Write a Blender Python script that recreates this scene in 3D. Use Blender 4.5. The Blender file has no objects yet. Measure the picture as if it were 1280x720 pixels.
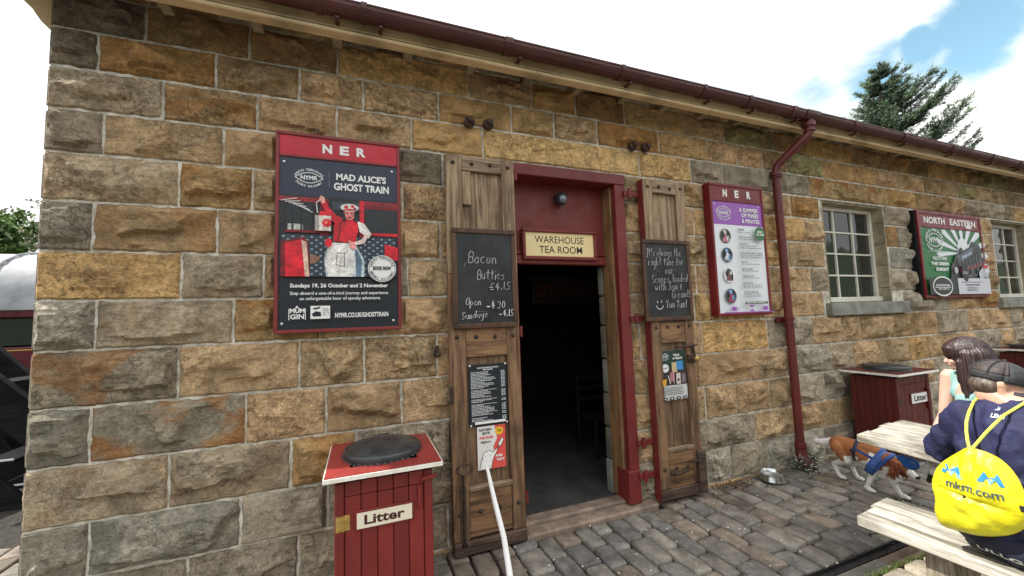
import bpy, bmesh, math, random
import numpy as np
from mathutils import Vector, Matrix
random.seed(7)
S = bpy.context.scene
C = S.collection
# ------------------------------------------------------------ camera
CAM_H = 1.6
YAW, PITCH, ROLL, FPX = math.radians(21.045), math.radians(4.409), math.radians(-1.958), 489.29
def cam_axes():
    cy, sy, cp, sp = math.cos(YAW), math.sin(YAW), math.cos(PITCH), math.sin(PITCH)
    f = Vector((sy*cp, cy*cp, sp)); r = Vector((cy, -sy, 0)); u = r.cross(f)
    c, s = math.cos(ROLL), math.sin(ROLL)
    return r*c+u*s, -r*s+u*c, f
RR, UU, FF = cam_axes()
cd = bpy.data.cameras.new('camera'); cam = bpy.data.objects.new('camera', cd); C.objects.link(cam)
M = Matrix(((RR.x, UU.x, -FF.x, 0), (RR.y, UU.y, -FF.y, 0), (RR.z, UU.z, -FF.z, CAM_H), (0, 0, 0, 1)))
cam.matrix_world = M
cd.sensor_width = 36; cd.lens = FPX/1280*36; cd.clip_start = 0.05; cd.clip_end = 800
S.camera = cam
S.render.resolution_x = 1024; S.render.resolution_y = 576
# ------------------------------------------------------------ light and sky
SUN_AZ_X, SUN_AZ_Y, SUN_EL = -0.95, 0.31, math.radians(52)
S.view_settings.view_transform = 'Standard'; S.view_settings.look = 'None'
S.view_settings.exposure = 0.38; S.view_settings.gamma = 1.0
hz = math.hypot(SUN_AZ_X, SUN_AZ_Y)
sund = Vector((SUN_AZ_X/hz*math.cos(SUN_EL), SUN_AZ_Y/hz*math.cos(SUN_EL), math.sin(SUN_EL)))
ld = bpy.data.lights.new('sun', 'SUN'); ld.energy = 5.0; ld.angle = math.radians(0.6); ld.color = (1, .95, .87)
lo = bpy.data.objects.new('sun', ld); C.objects.link(lo); lo.location = (0, 0, 30)
lo.rotation_euler = sund.to_track_quat('Z', 'Y').to_euler()
CLOUD_PX = [(1225, 28, .055), (1085, 92, .055), (1020, 120, .045), (1150, 62, .035)]
def ray(px, py):
    return (RR*((px-640)/FPX) + UU*(-(py-360)/FPX) + FF)
w = bpy.data.worlds.new('World'); S.world = w; w.use_nodes = True
nt = w.node_tree; nt.nodes.clear()
def nn(nt, t, **k):
    n = nt.nodes.new(t)
    for a, b in k.items():
        if a.startswith('_'): n.inputs[a[1:]].default_value = b
        else: setattr(n, a, b)
    return n
def mth(nt, op, a, b=None, c=None, clamp=False):
    n = nt.nodes.new('ShaderNodeMath'); n.operation = op; n.use_clamp = clamp
    for i, x in enumerate((a, b, c)):
        if x is None: continue
        if isinstance(x, (int, float)): n.inputs[i].default_value = x
        else: nt.links.new(x, n.inputs[i])
    return n.outputs[0]
def smooth(nt, x, a, b, lo=0., hi=1.):
    n = nt.nodes.new('ShaderNodeMapRange'); n.interpolation_type = 'SMOOTHSTEP'
    nt.links.new(x, n.inputs[0]); n.inputs[1].default_value = a; n.inputs[2].default_value = b
    n.inputs[3].default_value = lo; n.inputs[4].default_value = hi
    return n.outputs[0]
out = nn(nt, 'ShaderNodeOutputWorld'); sky = nn(nt, 'ShaderNodeTexSky', sky_type='NISHITA', sun_disc=False)
sky.sun_elevation = SUN_EL; sky.sun_rotation = math.atan2(SUN_AZ_X, SUN_AZ_Y)
b1 = nn(nt, 'ShaderNodeBackground', _Strength=.12)
hs = nn(nt, 'ShaderNodeHueSaturation', _Hue=.465, _Saturation=.95, _Value=1.7); nt.links.new(sky.outputs[0], hs.inputs['Color']); nt.links.new(hs.outputs[0], b1.inputs[0])
tc = nn(nt, 'ShaderNodeTexCoord')
nz = nn(nt, 'ShaderNodeTexNoise', _Scale=2.6, _Detail=9., _Roughness=.58, _Distortion=.25)
mp = nn(nt, 'ShaderNodeMapping'); mp.inputs['Scale'].default_value = (1, 1, 1.9); mp.inputs['Location'].default_value = (3.1, 1.7, .4)
nt.links.new(tc.outputs['Generated'], mp.inputs[0]); nt.links.new(mp.outputs[0], nz.inputs[0])
# clear gaps between the clouds, where the photograph's sky has them
gap = None
nrm = nn(nt, 'ShaderNodeVectorMath', operation='NORMALIZE'); nt.links.new(tc.outputs['Generated'], nrm.inputs[0])
for (px, py, rad) in CLOUD_PX:
    d = ray(px, py).normalized()
    dist = nn(nt, 'ShaderNodeVectorMath', operation='DISTANCE'); nt.links.new(nrm.outputs[0], dist.inputs[0]); dist.inputs[1].default_value = d
    g = smooth(nt, dist.outputs['Value'], rad*2.1, 0., 0., .26)
    gap = g if gap is None else mth(nt, 'MAXIMUM', gap, g)
nv = mth(nt, 'SUBTRACT', nz.outputs[0], gap)
mask = smooth(nt, nv, .19, .35)
nz2 = nn(nt, 'ShaderNodeTexNoise', _Scale=1.6, _Detail=6., _Roughness=.5); nt.links.new(mp.outputs[0], nz2.inputs[0])
cr = nn(nt, 'ShaderNodeValToRGB'); cr.color_ramp.elements[0].position = .36; cr.color_ramp.elements[0].color = (.60, .68, .76, 1)
cr.color_ramp.elements[1].position = .54; cr.color_ramp.elements[1].color = (1, .985, .955, 1)
nt.links.new(nz2.outputs[0], cr.inputs[0])
b2 = nn(nt, 'ShaderNodeBackground'); nt.links.new(cr.outputs[0], b2.inputs[0])
sz = nn(nt, 'ShaderNodeSeparateXYZ'); nt.links.new(nrm.outputs[0], sz.inputs[0])      # overcast cloud is brighter overhead than at the horizon
nt.links.new(mth(nt, 'ADD', .72, mth(nt, 'MULTIPLY', mth(nt, 'MAXIMUM', sz.outputs[2], 0.), 1.35)), b2.inputs['Strength'])
mx = nn(nt, 'ShaderNodeMixShader'); nt.links.new(mask, mx.inputs[0]); nt.links.new(b1.outputs[0], mx.inputs[1]); nt.links.new(b2.outputs[0], mx.inputs[2])
nt.links.new(mx.outputs[0], out.inputs[0])
# ------------------------------------------------------------ helpers: measuring
def atY(px, py, y):                 # the point of the vertical plane Y=y seen at a pixel of the survey photo
    d = ray(px, py); t = y/d.y; return Vector((d.x*t, y, CAM_H+d.z*t))
def atX(px, py, x):
    d = ray(px, py); t = x/d.x; return Vector((x, d.y*t, CAM_H+d.z*t))
def atZ(px, py, z=0.):
    d = ray(px, py); t = (z-CAM_H)/d.z; return Vector((d.x*t, d.y*t, z))
def proj(p):
    q = Vector(p)-Vector((0, 0, CAM_H)); z = q.dot(FF)
    if z < .05: return None
    return 640+FPX*q.dot(RR)/z, 360-FPX*q.dot(UU)/z, z
WALL = 2.85
def wx(px, z, y=WALL):              # X on the wall of the image column px at height z
    lo_, hi_ = -6., 40.
    for _ in range(50):
        m = (lo_+hi_)/2; q = proj((m, y, z))
        if q is None or q[0] < px: lo_ = m
        else: hi_ = m
    return (lo_+hi_)/2
# ------------------------------------------------------------ helpers: objects
def tag(o, label=None, cat=None, group=None, kind=None):
    if label: o['label'] = label
    if cat: o['category'] = cat
    if group: o['group'] = group
    if kind: o['kind'] = kind
    return o
def empty(name, loc, label=None, cat=None, group=None, kind=None):
    o = bpy.data.objects.new(name, None); C.objects.link(o); o.location = loc; o.empty_display_size = .1
    return tag(o, label, cat, group, kind)
LOC = {}
def place(o, parent):
    if parent is not None:
        o.parent = parent
        o.matrix_parent_inverse = Matrix.Translation(-LOCW(parent))
def LOCW(o):
    v = Vector((0, 0, 0))
    while o is not None:
        v = v + (o.location if o.parent is None else o.matrix_parent_inverse @ o.location)
        o = o.parent
    return v
SM = math.radians(38)
class MB:
    def __init__(s): s.v = []; s.f = []; s.m = []; s.mats = []
    def mi(s, mat):
        if mat not in s.mats: s.mats.append(mat)
        return s.mats.index(mat)
    def add(s, vs, fs, mat):
        b = len(s.v); i = s.mi(mat); s.v += [tuple(v) for v in vs]
        for f in fs: s.f.append(tuple(b+k for k in f)); s.m.append(i)
    def obox(s, c, a, b, d, mat, ch=0.):   # centre and three half vectors
        c, a, b, d = map(Vector, (c, a, b, d)); L = (a.length, b.length, d.length)
        if ch <= 0:
            vs = [c+a*i+b*j+d*k for i in (-1, 1) for j in (-1, 1) for k in (-1, 1)]
            s.add(vs, [(0, 1, 3, 2), (4, 6, 7, 5), (0, 4, 5, 1), (2, 3, 7, 6), (0, 2, 6, 4), (1, 5, 7, 3)], mat); return
        ch = min(ch, min(L)*.45); r = [1-ch/l for l in L]
        idx = {}; vs = []
        for i in (-1, 1):
            for j in (-1, 1):
                for k in (-1, 1):
                    for ax in range(3):
                        q = [i*r[0], j*r[1], k*r[2]]; q[ax] = (i, j, k)[ax]
                        idx[(i, j, k, ax)] = len(vs); vs.append(c+a*q[0]+b*q[1]+d*q[2])
        fs = []
        cyc = [(-1, -1), (1, -1), (1, 1), (-1, 1)]
        for ax in range(3):
            o1, o2 = [x for x in range(3) if x != ax]
            for sg in (-1, 1):
                f = []
                for p, q in cyc:
                    t = [0, 0, 0]; t[ax] = sg; t[o1] = p; t[o2] = q; f.append(idx[tuple(t)+(ax,)])
                fs.append(f)
            for p in (-1, 1):
                for q in (-1, 1):
                    t0 = [0, 0, 0]; t1 = [0, 0, 0]; t0[ax] = -1; t1[ax] = 1; t0[o1] = t1[o1] = p; t0[o2] = t1[o2] = q
                    fs.append([idx[tuple(t0)+(o1,)], idx[tuple(t1)+(o1,)], idx[tuple(t1)+(o2,)], idx[tuple(t0)+(o2,)]])
        for i in (-1, 1):
            for j in (-1, 1):
                for k in (-1, 1): fs.append([idx[(i, j, k, 0)], idx[(i, j, k, 1)], idx[(i, j, k, 2)]])
        s.add(vs, fs, mat)
    def box(s, x0, x1, y0, y1, z0, z1, mat, ch=0.):
        s.obox(((x0+x1)/2, (y0+y1)/2, (z0+z1)/2), ((x1-x0)/2, 0, 0), (0, (y1-y0)/2, 0), (0, 0, (z1-z0)/2), mat, ch)
    def tube(s, pts, r, mat, n=8, caps=True, flat=1.):
        pts = [Vector(p) for p in pts]; rs = r if isinstance(r, (list, tuple)) else [r]*len(pts)
        vs = []; fs = []; prev = None
        for i, p in enumerate(pts):
            t = (pts[min(i+1, len(pts)-1)]-pts[max(i-1, 0)])
            t = t.normalized() if t.length > 1e-9 else Vector((0, 0, 1))
            if prev is None:
                a = Vector((0, 0, 1)) if abs(t.z) < .9 else Vector((1, 0, 0)); u = t.cross(a).normalized()
            else:
                u = (prev-t*prev.dot(t)); u = u.normalized() if u.length > 1e-6 else t.orthogonal().normalized()
            prev = u; v = t.cross(u)
            for k in range(n):
                an = 2*math.pi*k/n; vs.append(p+u*(math.cos(an)*rs[i])+v*(math.sin(an)*rs[i]*flat))
        for i in range(len(pts)-1):
            for k in range(n):
                fs.append((i*n+k, i*n+(k+1) % n, (i+1)*n+(k+1) % n, (i+1)*n+k))
        if caps: fs.append(tuple(range(n))[::-1]); fs.append(tuple((len(pts)-1)*n+k for k in range(n)))
        s.add(vs, fs, mat)
    def ell(s, c, r, mat, R=None, n=14, m=9):
        c = Vector(c); vs = []; fs = []
        if isinstance(r, (int, float)): r = (r, r, r)
        def P(x, y, z):
            q = Vector((x*r[0], y*r[1], z*r[2])); return c+(R @ q if R is not None else q)
        vs.append(P(0, 0, 1))
        for i in range(1, m):
            th = math.pi*i/m
            for k in range(n):
                ph = 2*math.pi*k/n; vs.append(P(math.sin(th)*math.cos(ph), math.sin(th)*math.sin(ph), math.cos(th)))
        vs.append(P(0, 0, -1)); L = len(vs)-1
        for k in range(n):
            fs.append((0, 1+k, 1+(k+1) % n)); fs.append((L, L-n+(k+1) % n, L-n+k))
        for i in range(m-2):
            for k in range(n):
                a = 1+i*n+k; b = 1+i*n+(k+1) % n; fs.append((a, a+n, b+n, b))
        s.add(vs, fs, mat)
    def cap(s, p0, r0, p1, r1, mat, n=12):  # tapered capsule, closed
        p0, p1 = Vector(p0), Vector(p1); d = (p1-p0); t = d.normalized() if d.length > 1e-6 else Vector((0, 0, 1))
        pts = []; rs = []
        for k in (80, 50, 20): a = math.radians(k); pts.append(p0-t*r0*math.sin(a)); rs.append(max(r0*math.cos(a), 1e-4))
        pts.append(p0); rs.append(r0); pts.append(p1); rs.append(r1)
        for k in (20, 50, 80): a = math.radians(k); pts.append(p1+t*r1*math.sin(a)); rs.append(max(r1*math.cos(a), 1e-4))
        s.tube(pts, rs, mat, n)
    def lathe(s, c, prof, mat, n=24, ax=(0, 0, 1), caps=True):
        c = Vector(c); t = Vector(ax).normalized(); u = t.orthogonal().normalized(); v = t.cross(u); vs = []; fs = []
        for r, h in prof:
            for k in range(n):
                an = 2*math.pi*k/n; vs.append(c+t*h+(u*math.cos(an)+v*math.sin(an))*r)
        for i in range(len(prof)-1):
            for k in range(n): fs.append((i*n+k, i*n+(k+1) % n, (i+1)*n+(k+1) % n, (i+1)*n+k))
        if caps:
            fs.append(tuple(range(n))[::-1]); fs.append(tuple((len(prof)-1)*n+k for k in range(n)))
        s.add(vs, fs, mat)
    def prism(s, pts, depth, mat):   # closed outline of 3D points pushed along the vector depth
        pts = [Vector(p) for p in pts]; d = Vector(depth); n = len(pts)
        s.add(pts+[p+d for p in pts], [tuple(range(n)), tuple(range(n, 2*n))[::-1]]+[(i, (i+1) % n, n+(i+1) % n, n+i) for i in range(n)], mat)
    def mesh(s, name, recalc=True, smooth_=False):
        me = bpy.data.meshes.new(name); me.from_pydata(s.v, [], s.f)
        for m in s.mats: me.materials.append(m)
        me.polygons.foreach_set('material_index', s.m)
        if recalc:
            bm = bmesh.new(); bm.from_mesh(me); bmesh.ops.recalc_face_normals(bm, faces=bm.faces); bm.to_mesh(me); bm.free()
        me.update()
        if smooth_:
            me.polygons.foreach_set('use_smooth', [True]*len(me.polygons)); me.set_sharp_from_angle(angle=SM)
        return me
    def build(s, name, parent=None, smooth_=False, recalc=True, label=None, cat=None, group=None, kind=None, origin=None, color=None):
        vs = s.v
        if origin is None and s.v:
            a = np.array(s.v); origin = Vector(((a[:, 0].min()+a[:, 0].max())/2, (a[:, 1].min()+a[:, 1].max())/2, a[:, 2].min()))
        o3 = Vector(origin); s.v = [(v[0]-o3.x, v[1]-o3.y, v[2]-o3.z) for v in s.v]
        me = s.mesh(name, recalc, smooth_); s.v = vs
        o = bpy.data.objects.new(name, me); C.objects.link(o); o.location = o3
        if color: o.color = color
        if parent is not None:
            o.parent = parent; o.matrix_parent_inverse = Matrix.Translation(-world_loc(parent))
        return tag(o, label, cat, group, kind)
def world_loc(o):
    v = Vector(o.location)
    if o.parent is not None: v = v - world_loc(o.parent) + world_loc(o.parent) if False else v
    return v
# every object is created with its location in world coordinates and an inverse-parent matrix that cancels the parent's
def P1(name, parent, mat, fn, **k):
    b = MB(); fn(b, mat); return b.build(name, parent, **k)
# ------------------------------------------------------------ helpers: materials
def lin(r, g, b, k=1.):
    f = lambda c: (c/255/12.92 if c/255 <= .04045 else ((c/255+.055)/1.055)**2.4)*k
    return (f(r), f(g), f(b))
MATS = {}
def new_mat(name):
    m = bpy.data.materials.new(name); m.use_nodes = True; t = m.node_tree
    return m, t, t.nodes['Principled BSDF']
def flat(col, rough=.5, metal=0., spec=.5, name=None):
    key = ('flat', tuple(round(c, 4) for c in col), rough, metal, spec)
    if key in MATS: return MATS[key]
    m, t, b = new_mat(name or 'print'); b.inputs['Base Color'].default_value = (*col, 1); b.inputs['Roughness'].default_value = rough
    b.inputs['Metallic'].default_value = metal; b.inputs['Specular IOR Level'].default_value = spec
    MATS[key] = m; return m
def coords(t, scale=(1, 1, 1), rnd=True):
    g = nn(t, 'ShaderNodeNewGeometry'); mp = nn(t, 'ShaderNodeMapping'); mp.inputs['Scale'].default_value = scale
    t.links.new(g.outputs['Position'], mp.inputs[0])
    if rnd:
        oi = nn(t, 'ShaderNodeObjectInfo'); m = mth(t, 'MULTIPLY', oi.outputs['Random'], 61.)
        cb = nn(t, 'ShaderNodeCombineXYZ')
        for i in range(3): t.links.new(m, cb.inputs[i])
        t.links.new(cb.outputs[0], mp.inputs['Location'])
    return mp.outputs[0]
def noise(t, v, scale, detail=5., rough=.55, dist=0.):
    n = nn(t, 'ShaderNodeTexNoise', _Scale=scale, _Detail=detail, _Roughness=rough, _Distortion=dist)
    t.links.new(v, n.inputs['Vector']); return n.outputs[0]
def mix(t, f, a, b, mode='MIX'):
    n = nn(t, 'ShaderNodeMix', data_type='RGBA', blend_type=mode)
    if isinstance(f, (int, float)): n.inputs[0].default_value = f
    else: t.links.new(f, n.inputs[0])
    for i, x in ((6, a), (7, b)):
        if isinstance(x, tuple): n.inputs[i].default_value = (*x[:3], 1)
        else: t.links.new(x, n.inputs[i])
    return n.outputs[2]
def scale_col(t, col, f):
    n = nn(t, 'ShaderNodeVectorMath', operation='SCALE')
    if isinstance(col, tuple): n.inputs[0].default_value = col[:3]
    else: t.links.new(col, n.inputs[0])
    if isinstance(f, (int, float)): n.inputs['Scale'].default_value = f
    else: t.links.new(f, n.inputs['Scale'])
    return n.outputs[0]
def bump(t, b, h, strength=.5, dist=.01):
    n = nn(t, 'ShaderNodeBump', _Strength=strength, _Distance=dist); t.links.new(h, n.inputs['Height']); t.links.new(n.outputs[0], b.inputs['Normal'])
def ramp(t, x, stops):
    n = nn(t, 'ShaderNodeValToRGB'); e = n.color_ramp.elements
    while len(e) < len(stops): e.new(.5)
    for el, (p, c) in zip(e, stops): el.position = p; el.color = (*c, 1)
    t.links.new(x, n.inputs[0]); return n.outputs[0]

def mat_stone():
    m, t, b = new_mat('sandstone'); v = coords(t); oi = nn(t, 'ShaderNodeObjectInfo')
    n1 = noise(t, v, 7., 9., .68, .3); n2 = noise(t, v, 3.1, 4., .6, .8); n3 = noise(t, v, 90., 6., .8)
    vs = coords(t, (3.4, 3.4, 11.)); n4 = noise(t, vs, 2.2, 7., .7, 1.1); n5 = noise(t, v, 4.3, 7., .72, .4)
    c = scale_col(t, oi.outputs['Color'], smooth(t, n1, .28, .72, .70, 1.58))
    c = mix(t, smooth(t, n4, .54, .66, 0., .30), c, scale_col(t, oi.outputs['Color'], .5))
    n6 = noise(t, v, 8.5, 5., .55, 1.4); n7 = noise(t, v, 2.3, 3., .5); crk = mth(t, 'ABSOLUTE', mth(t, 'SUBTRACT', n6, .5))
    crack = mth(t, 'MULTIPLY', smooth(t, crk, .016, .002), smooth(t, n7, .44, .58)); n8 = noise(t, v, 38., 6., .75, .3)
    amp = smooth(t, oi.outputs['Random'], 0., 1., .25, 1.); c = mix(t, amp, c, scale_col(t, c, smooth(t, n8, .3, .7, .62, 1.5))); c = mix(t, mth(t, 'MULTIPLY', mth(t, 'MULTIPLY', crack, amp), .45), c, (.06, .045, .03))
    rust = mth(t, 'MULTIPLY', smooth(t, n2, .46, .60), oi.outputs['Alpha'])
    c = mix(t, rust, c, mix(t, n1, (.12, .035, .008), (.66, .28, .06)))
    c = mix(t, smooth(t, n5, .56, .74, 0., .50), c, (.12, .11, .095))           # soot and damp greys
    c = mix(t, smooth(t, n1, .62, .74, 0., .35), c, (.42, .38, .29))
    c = scale_col(t, c, smooth(t, n3, .25, .75, .72, 1.28))
    t.links.new(c, b.inputs['Base Color']); b.inputs['Roughness'].default_value = .85; b.inputs['Specular IOR Level'].default_value = .3
    h = mth(t, 'ADD', mth(t, 'MULTIPLY', n1, .8), mth(t, 'ADD', mth(t, 'MULTIPLY', n4, .5), mth(t, 'ADD', mth(t, 'MULTIPLY', n3, .14), mth(t, 'MULTIPLY', n8, .45))))
    h = mth(t, 'SUBTRACT', h, mth(t, 'MULTIPLY', crack, .22)); bump(t, b, h, 1., .048); return m
def mat_mortar():
    m, t, b = new_mat('mortar'); v = coords(t, rnd=False); n1 = noise(t, v, 12., 8., .7); n3 = noise(t, v, 160., 4., .7); n2 = noise(t, v, 1.3, 4., .6)
    c = mix(t, smooth(t, n1, .3, .7), (.34, .31, .24), (.84, .80, .70)); c = mix(t, smooth(t, n2, .5, .75, 0., .45), c, (.34, .31, .25))
    c = scale_col(t, c, smooth(t, n3, .2, .8, .75, 1.2))
    t.links.new(c, b.inputs['Base Color']); b.inputs['Roughness'].default_value = .95
    bump(t, b, mth(t, 'ADD', n1, mth(t, 'MULTIPLY', n3, .4)), .8, .01); return m
def mat_dressed(name, col, sc=1.):
    m, t, b = new_mat(name); v = coords(t); n1 = noise(t, v, 5.*sc, 8., .65); n3 = noise(t, v, 120., 4., .7); n2 = noise(t, v, 1.7*sc, 5., .6, .5)
    c = scale_col(t, col, smooth(t, n1, .3, .7, .62, 1.3)); c = mix(t, smooth(t, n2, .52, .7, 0., .5), c, tuple(x*.45 for x in col))
    c = scale_col(t, c, smooth(t, n3, .25, .75, .8, 1.2)); t.links.new(c, b.inputs['Base Color']); b.inputs['Roughness'].default_value = .8
    bump(t, b, mth(t, 'ADD', n1, mth(t, 'MULTIPLY', n3, .35)), .6, .008); return m
def mat_sett():
    m, t, b = new_mat('sett_stone'); v = coords(t); oi = nn(t, 'ShaderNodeObjectInfo'); n1 = noise(t, v, 9., 8., .68); n3 = noise(t, v, 110., 5., .8); n2 = noise(t, v, 3.5, 4., .6)
    c = scale_col(t, oi.outputs['Color'], smooth(t, n1, .3, .7, .6, 1.35)); c = mix(t, smooth(t, n2, .5, .7, 0., .5), c, (.05, .046, .042))
    c = scale_col(t, c, smooth(t, n3, .25, .75, .65, 1.35)); t.links.new(c, b.inputs['Base Color'])
    t.links.new(smooth(t, n1, .3, .7, .62, .9), b.inputs['Roughness']); b.inputs['Specular IOR Level'].default_value = .3
    bump(t, b, mth(t, 'ADD', n1, mth(t, 'MULTIPLY', n3, .35)), .8, .008); return m
def mat_wood(name, col, dark, axis='z', streak=None, rough=.65, stre=1.):
    m, t, b = new_mat(name); b.inputs['Specular IOR Level'].default_value = .12 if rough > .8 else .4; k = {'z': (26, 26, 1.6), 'x': (1.6, 26, 26), 'y': (26, 1.6, 26)}[axis]
    v = coords(t, k); v2 = coords(t); n1 = noise(t, v, 1., 8., .65, .9); n2 = noise(t, v2, 2.6, 5., .6); n3 = noise(t, v, 5., 5., .7)
    c = mix(t, smooth(t, n1, .34, .62), tuple(x*1.25 for x in dark), col); c = mix(t, smooth(t, n2, .45, .70, 0., .65*stre), c, tuple(x*.5 for x in dark))
    if streak: c = mix(t, smooth(t, n3, .60, .70, 0., streak[1]), c, streak[0])
    t.links.new(c, b.inputs['Base Color']); b.inputs['Roughness'].default_value = rough
    bump(t, b, mth(t, 'ADD', n1, mth(t, 'MULTIPLY', n3, .4)), .7, .006); return m
def mat_paint(name, col, rough=.38, wear=.25, worn=(.30, .24, .2), dirt=.35):
    m, t, b = new_mat(name); v = coords(t); n1 = noise(t, v, 8., 7., .65); n2 = noise(t, v, 40., 6., .75); n3 = noise(t, v, 1.8, 5., .6)
    c = scale_col(t, col, smooth(t, n3, .3, .7, 1-dirt*.6, 1.12)); c = mix(t, smooth(t, n1, .58, .75, 0., dirt), c, tuple(x*.35+.01 for x in col))
    c = mix(t, smooth(t, n2, .66, .70, 0., wear), c, worn); t.links.new(c, b.inputs['Base Color'])
    t.links.new(smooth(t, n1, .3, .7, rough, rough+.25), b.inputs['Roughness']); bump(t, b, mth(t, 'ADD', n1, mth(t, 'MULTIPLY', n2, .3)), .25, .004); return m
def mat_noise(name, c0, c1, scale=8., rough=.6, metal=0., bs=.3, bd=.005, detail=6.):
    m, t, b = new_mat(name); v = coords(t); n1 = noise(t, v, scale, detail, .65)
    t.links.new(mix(t, smooth(t, n1, .35, .65), c0, c1), b.inputs['Base Color']); b.inputs['Roughness'].default_value = rough; b.inputs['Metallic'].default_value = metal
    bump(t, b, n1, bs, bd); return m
M_STONE = mat_stone(); M_MORTAR = mat_mortar(); M_SETT = mat_sett()
M_SILL = mat_dressed('sill_stone', (.24, .235, .20)); M_REVEAL = mat_dressed('reveal_stone', (.34, .29, .19))
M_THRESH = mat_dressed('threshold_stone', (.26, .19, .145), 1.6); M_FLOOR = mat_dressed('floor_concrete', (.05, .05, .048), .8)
M_JOINT = mat_noise('joint_dirt', (.014, .012, .010), (.045, .038, .03), 30., .95, 0, .8, .01)
M_WZ = mat_wood('weathered_wood_upright', (.27, .155, .08), (.07, .036, .019), 'z', ((.50, .38, .27), .55))
M_WX = mat_wood('weathered_wood_rail', (.30, .165, .08), (.06, .03, .015), 'x', ((.48, .35, .23), .5))
M_WZG = mat_wood('grey_wood_upright', (.40, .28, .17), (.11, .065, .035), 'z', ((.62, .50, .36), .55))
M_WXG = mat_wood('grey_wood_rail', (.38, .27, .17), (.10, .06, .035), 'x', ((.55, .44, .32), .5))
M_BOARD = mat_wood('panel_board', (.24, .145, .08), (.08, .044, .024), 'z', ((.4, .3, .2), .3))
M_KICK = mat_wood('kick_board', (.13, .08, .055), (.035, .022, .016), 'x', ((.3, .24, .2), .35))
M_FRAMEWOOD = mat_wood('frame_wood', (.30, .165, .075), (.09, .045, .02), 'z')
M_RED = mat_paint('oxide_red_paint', lin(150, 42, 44), .42, .10, (.35, .2, .17), .45)
M_REDF = mat_paint('frame_red_paint', lin(114, 38, 37), .38, .45, (.30, .17, .12), .4)
M_TRANS = mat_paint('transom_red_paint', lin(116, 42, 38), .4, .03, (.3, .12, .1), .3)
M_BIN = mat_paint('bin_red_paint', lin(126, 38, 34), .36, .22, (.32, .14, .11), .5)
M_BIN2 = mat_paint('bin_maroon_paint', lin(88, 24, 24), .36, .18, (.25, .12, .1), .45)
M_BINTOP = mat_paint('bin_top_paint_sheen', lin(138, 48, 44), .34, .4, (.62, .40, .36), .35)  # paler than the bin sides: sky sheen on the lid put into the colour
M_BINEDGE = mat_noise('bin_edge_trim', (.75, .70, .62), (.88, .86, .8), 30., .5)
M_SIGNRED = mat_paint('sign_red_paint', lin(184, 24, 44), .3, .04, (.6, .3, .3), .15)
M_SIGNRED2 = mat_paint('sign_maroon_paint', lin(116, 26, 32), .3, .06, (.6, .3, .3), .2)
M_SIGNFR = mat_paint('sign_frame_paint', lin(124, 42, 44), .35, .15, (.4, .25, .22), .3)
M_GUT = mat_paint('gutter_paint', lin(84, 40, 38), .32, .2, (.14, .07, .05), .5)
M_PIPE = mat_paint('downpipe_paint', lin(100, 36, 34), .3, .06, (.25, .12, .1), .35)
M_FASCIA = mat_wood('cream_fascia_paint', (.74, .58, .35), (.52, .39, .21), 'x', ((.3, .22, .12), .5), .6)
M_SOFFIT = mat_wood('soffit_board', (.42, .34, .22), (.22, .17, .10), 'x', None, .8)
M_WINPAINT = mat_paint('window_cream_paint', (.66, .64, .54), .4, .2, (.35, .3, .22), .3)
M_IRON = mat_noise('rusty_iron', (.035, .028, .025), (.10, .06, .045), 40., .55, .5)
M_BLACK = mat_noise('black_plastic', (.018, .019, .021), (.045, .047, .05), 14., .38, 0, .25, .004)
M_BLKWOOD = mat_wood('black_timber', (.016, .017, .019), (.006, .007, .008), 'x', None, .85)
M_BRASS = mat_noise('brass', (.55, .38, .12), (.80, .60, .25), 25., .28, 1.)
M_STEEL = mat_noise('steel', (.5, .5, .5), (.72, .72, .72), 18., .22, 1., .3, .003)
M_SCREW = flat((.75, .75, .75), .3, .6, .5, 'screw_metal')
M_CHALKFR = mat_wood('chalkboard_frame_wood', (.11, .055, .03), (.04, .02, .012), 'z', None, .5)
M_TABLE = mat_wood('lichened_table_wood', (.56, .53, .46), (.12, .11, .08), 'y', ((.82, .80, .74), .95), .75, 1.)
M_TABLEZ = mat_wood('lichened_leg_wood', (.55, .49, .39), (.18, .15, .10), 'z', ((.74, .70, .6), .7), .75)
def mat_slate():
    m, t, b = new_mat('chalkboard_slate'); v = coords(t); n1 = noise(t, v, 5., 7., .7, .6); n2 = noise(t, v, 60., 5., .7)
    t.links.new(mix(t, smooth(t, n1, .35, .7), (.008, .009, .011), (.028, .030, .034)), b.inputs['Base Color']); b.inputs['Roughness'].default_value = .5; bump(t, b, n2, .2, .002); return m
M_SLATE = mat_slate()
def mat_glass():
    m, t, b = new_mat('window_glass'); b.inputs['Base Color'].default_value = (.02, .022, .022, 1); b.inputs['Roughness'].default_value = .04
    b.inputs['Specular IOR Level'].default_value = .6; v = coords(t); bump(t, b, noise(t, v, 3., 2.), .12, .02); return m
M_GLASS = mat_glass()
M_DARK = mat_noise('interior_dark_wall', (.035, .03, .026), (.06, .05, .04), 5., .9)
# ============================================================ THE WAREHOUSE
W0 = -1.63; W1 = 14.0; DEPTH = 6.2
house = empty('warehouse_building', (5, WALL, 0), 'single storey warehouse of rock faced sandstone with red doorway and gutter', 'building')
ZS = [-.25, 0.02, .315, .595, .898, 1.2, 1.505, 1.775, 2.05, 2.33, 2.605, 2.857, 3.1, 3.33, 3.56, 3.70]
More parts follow.
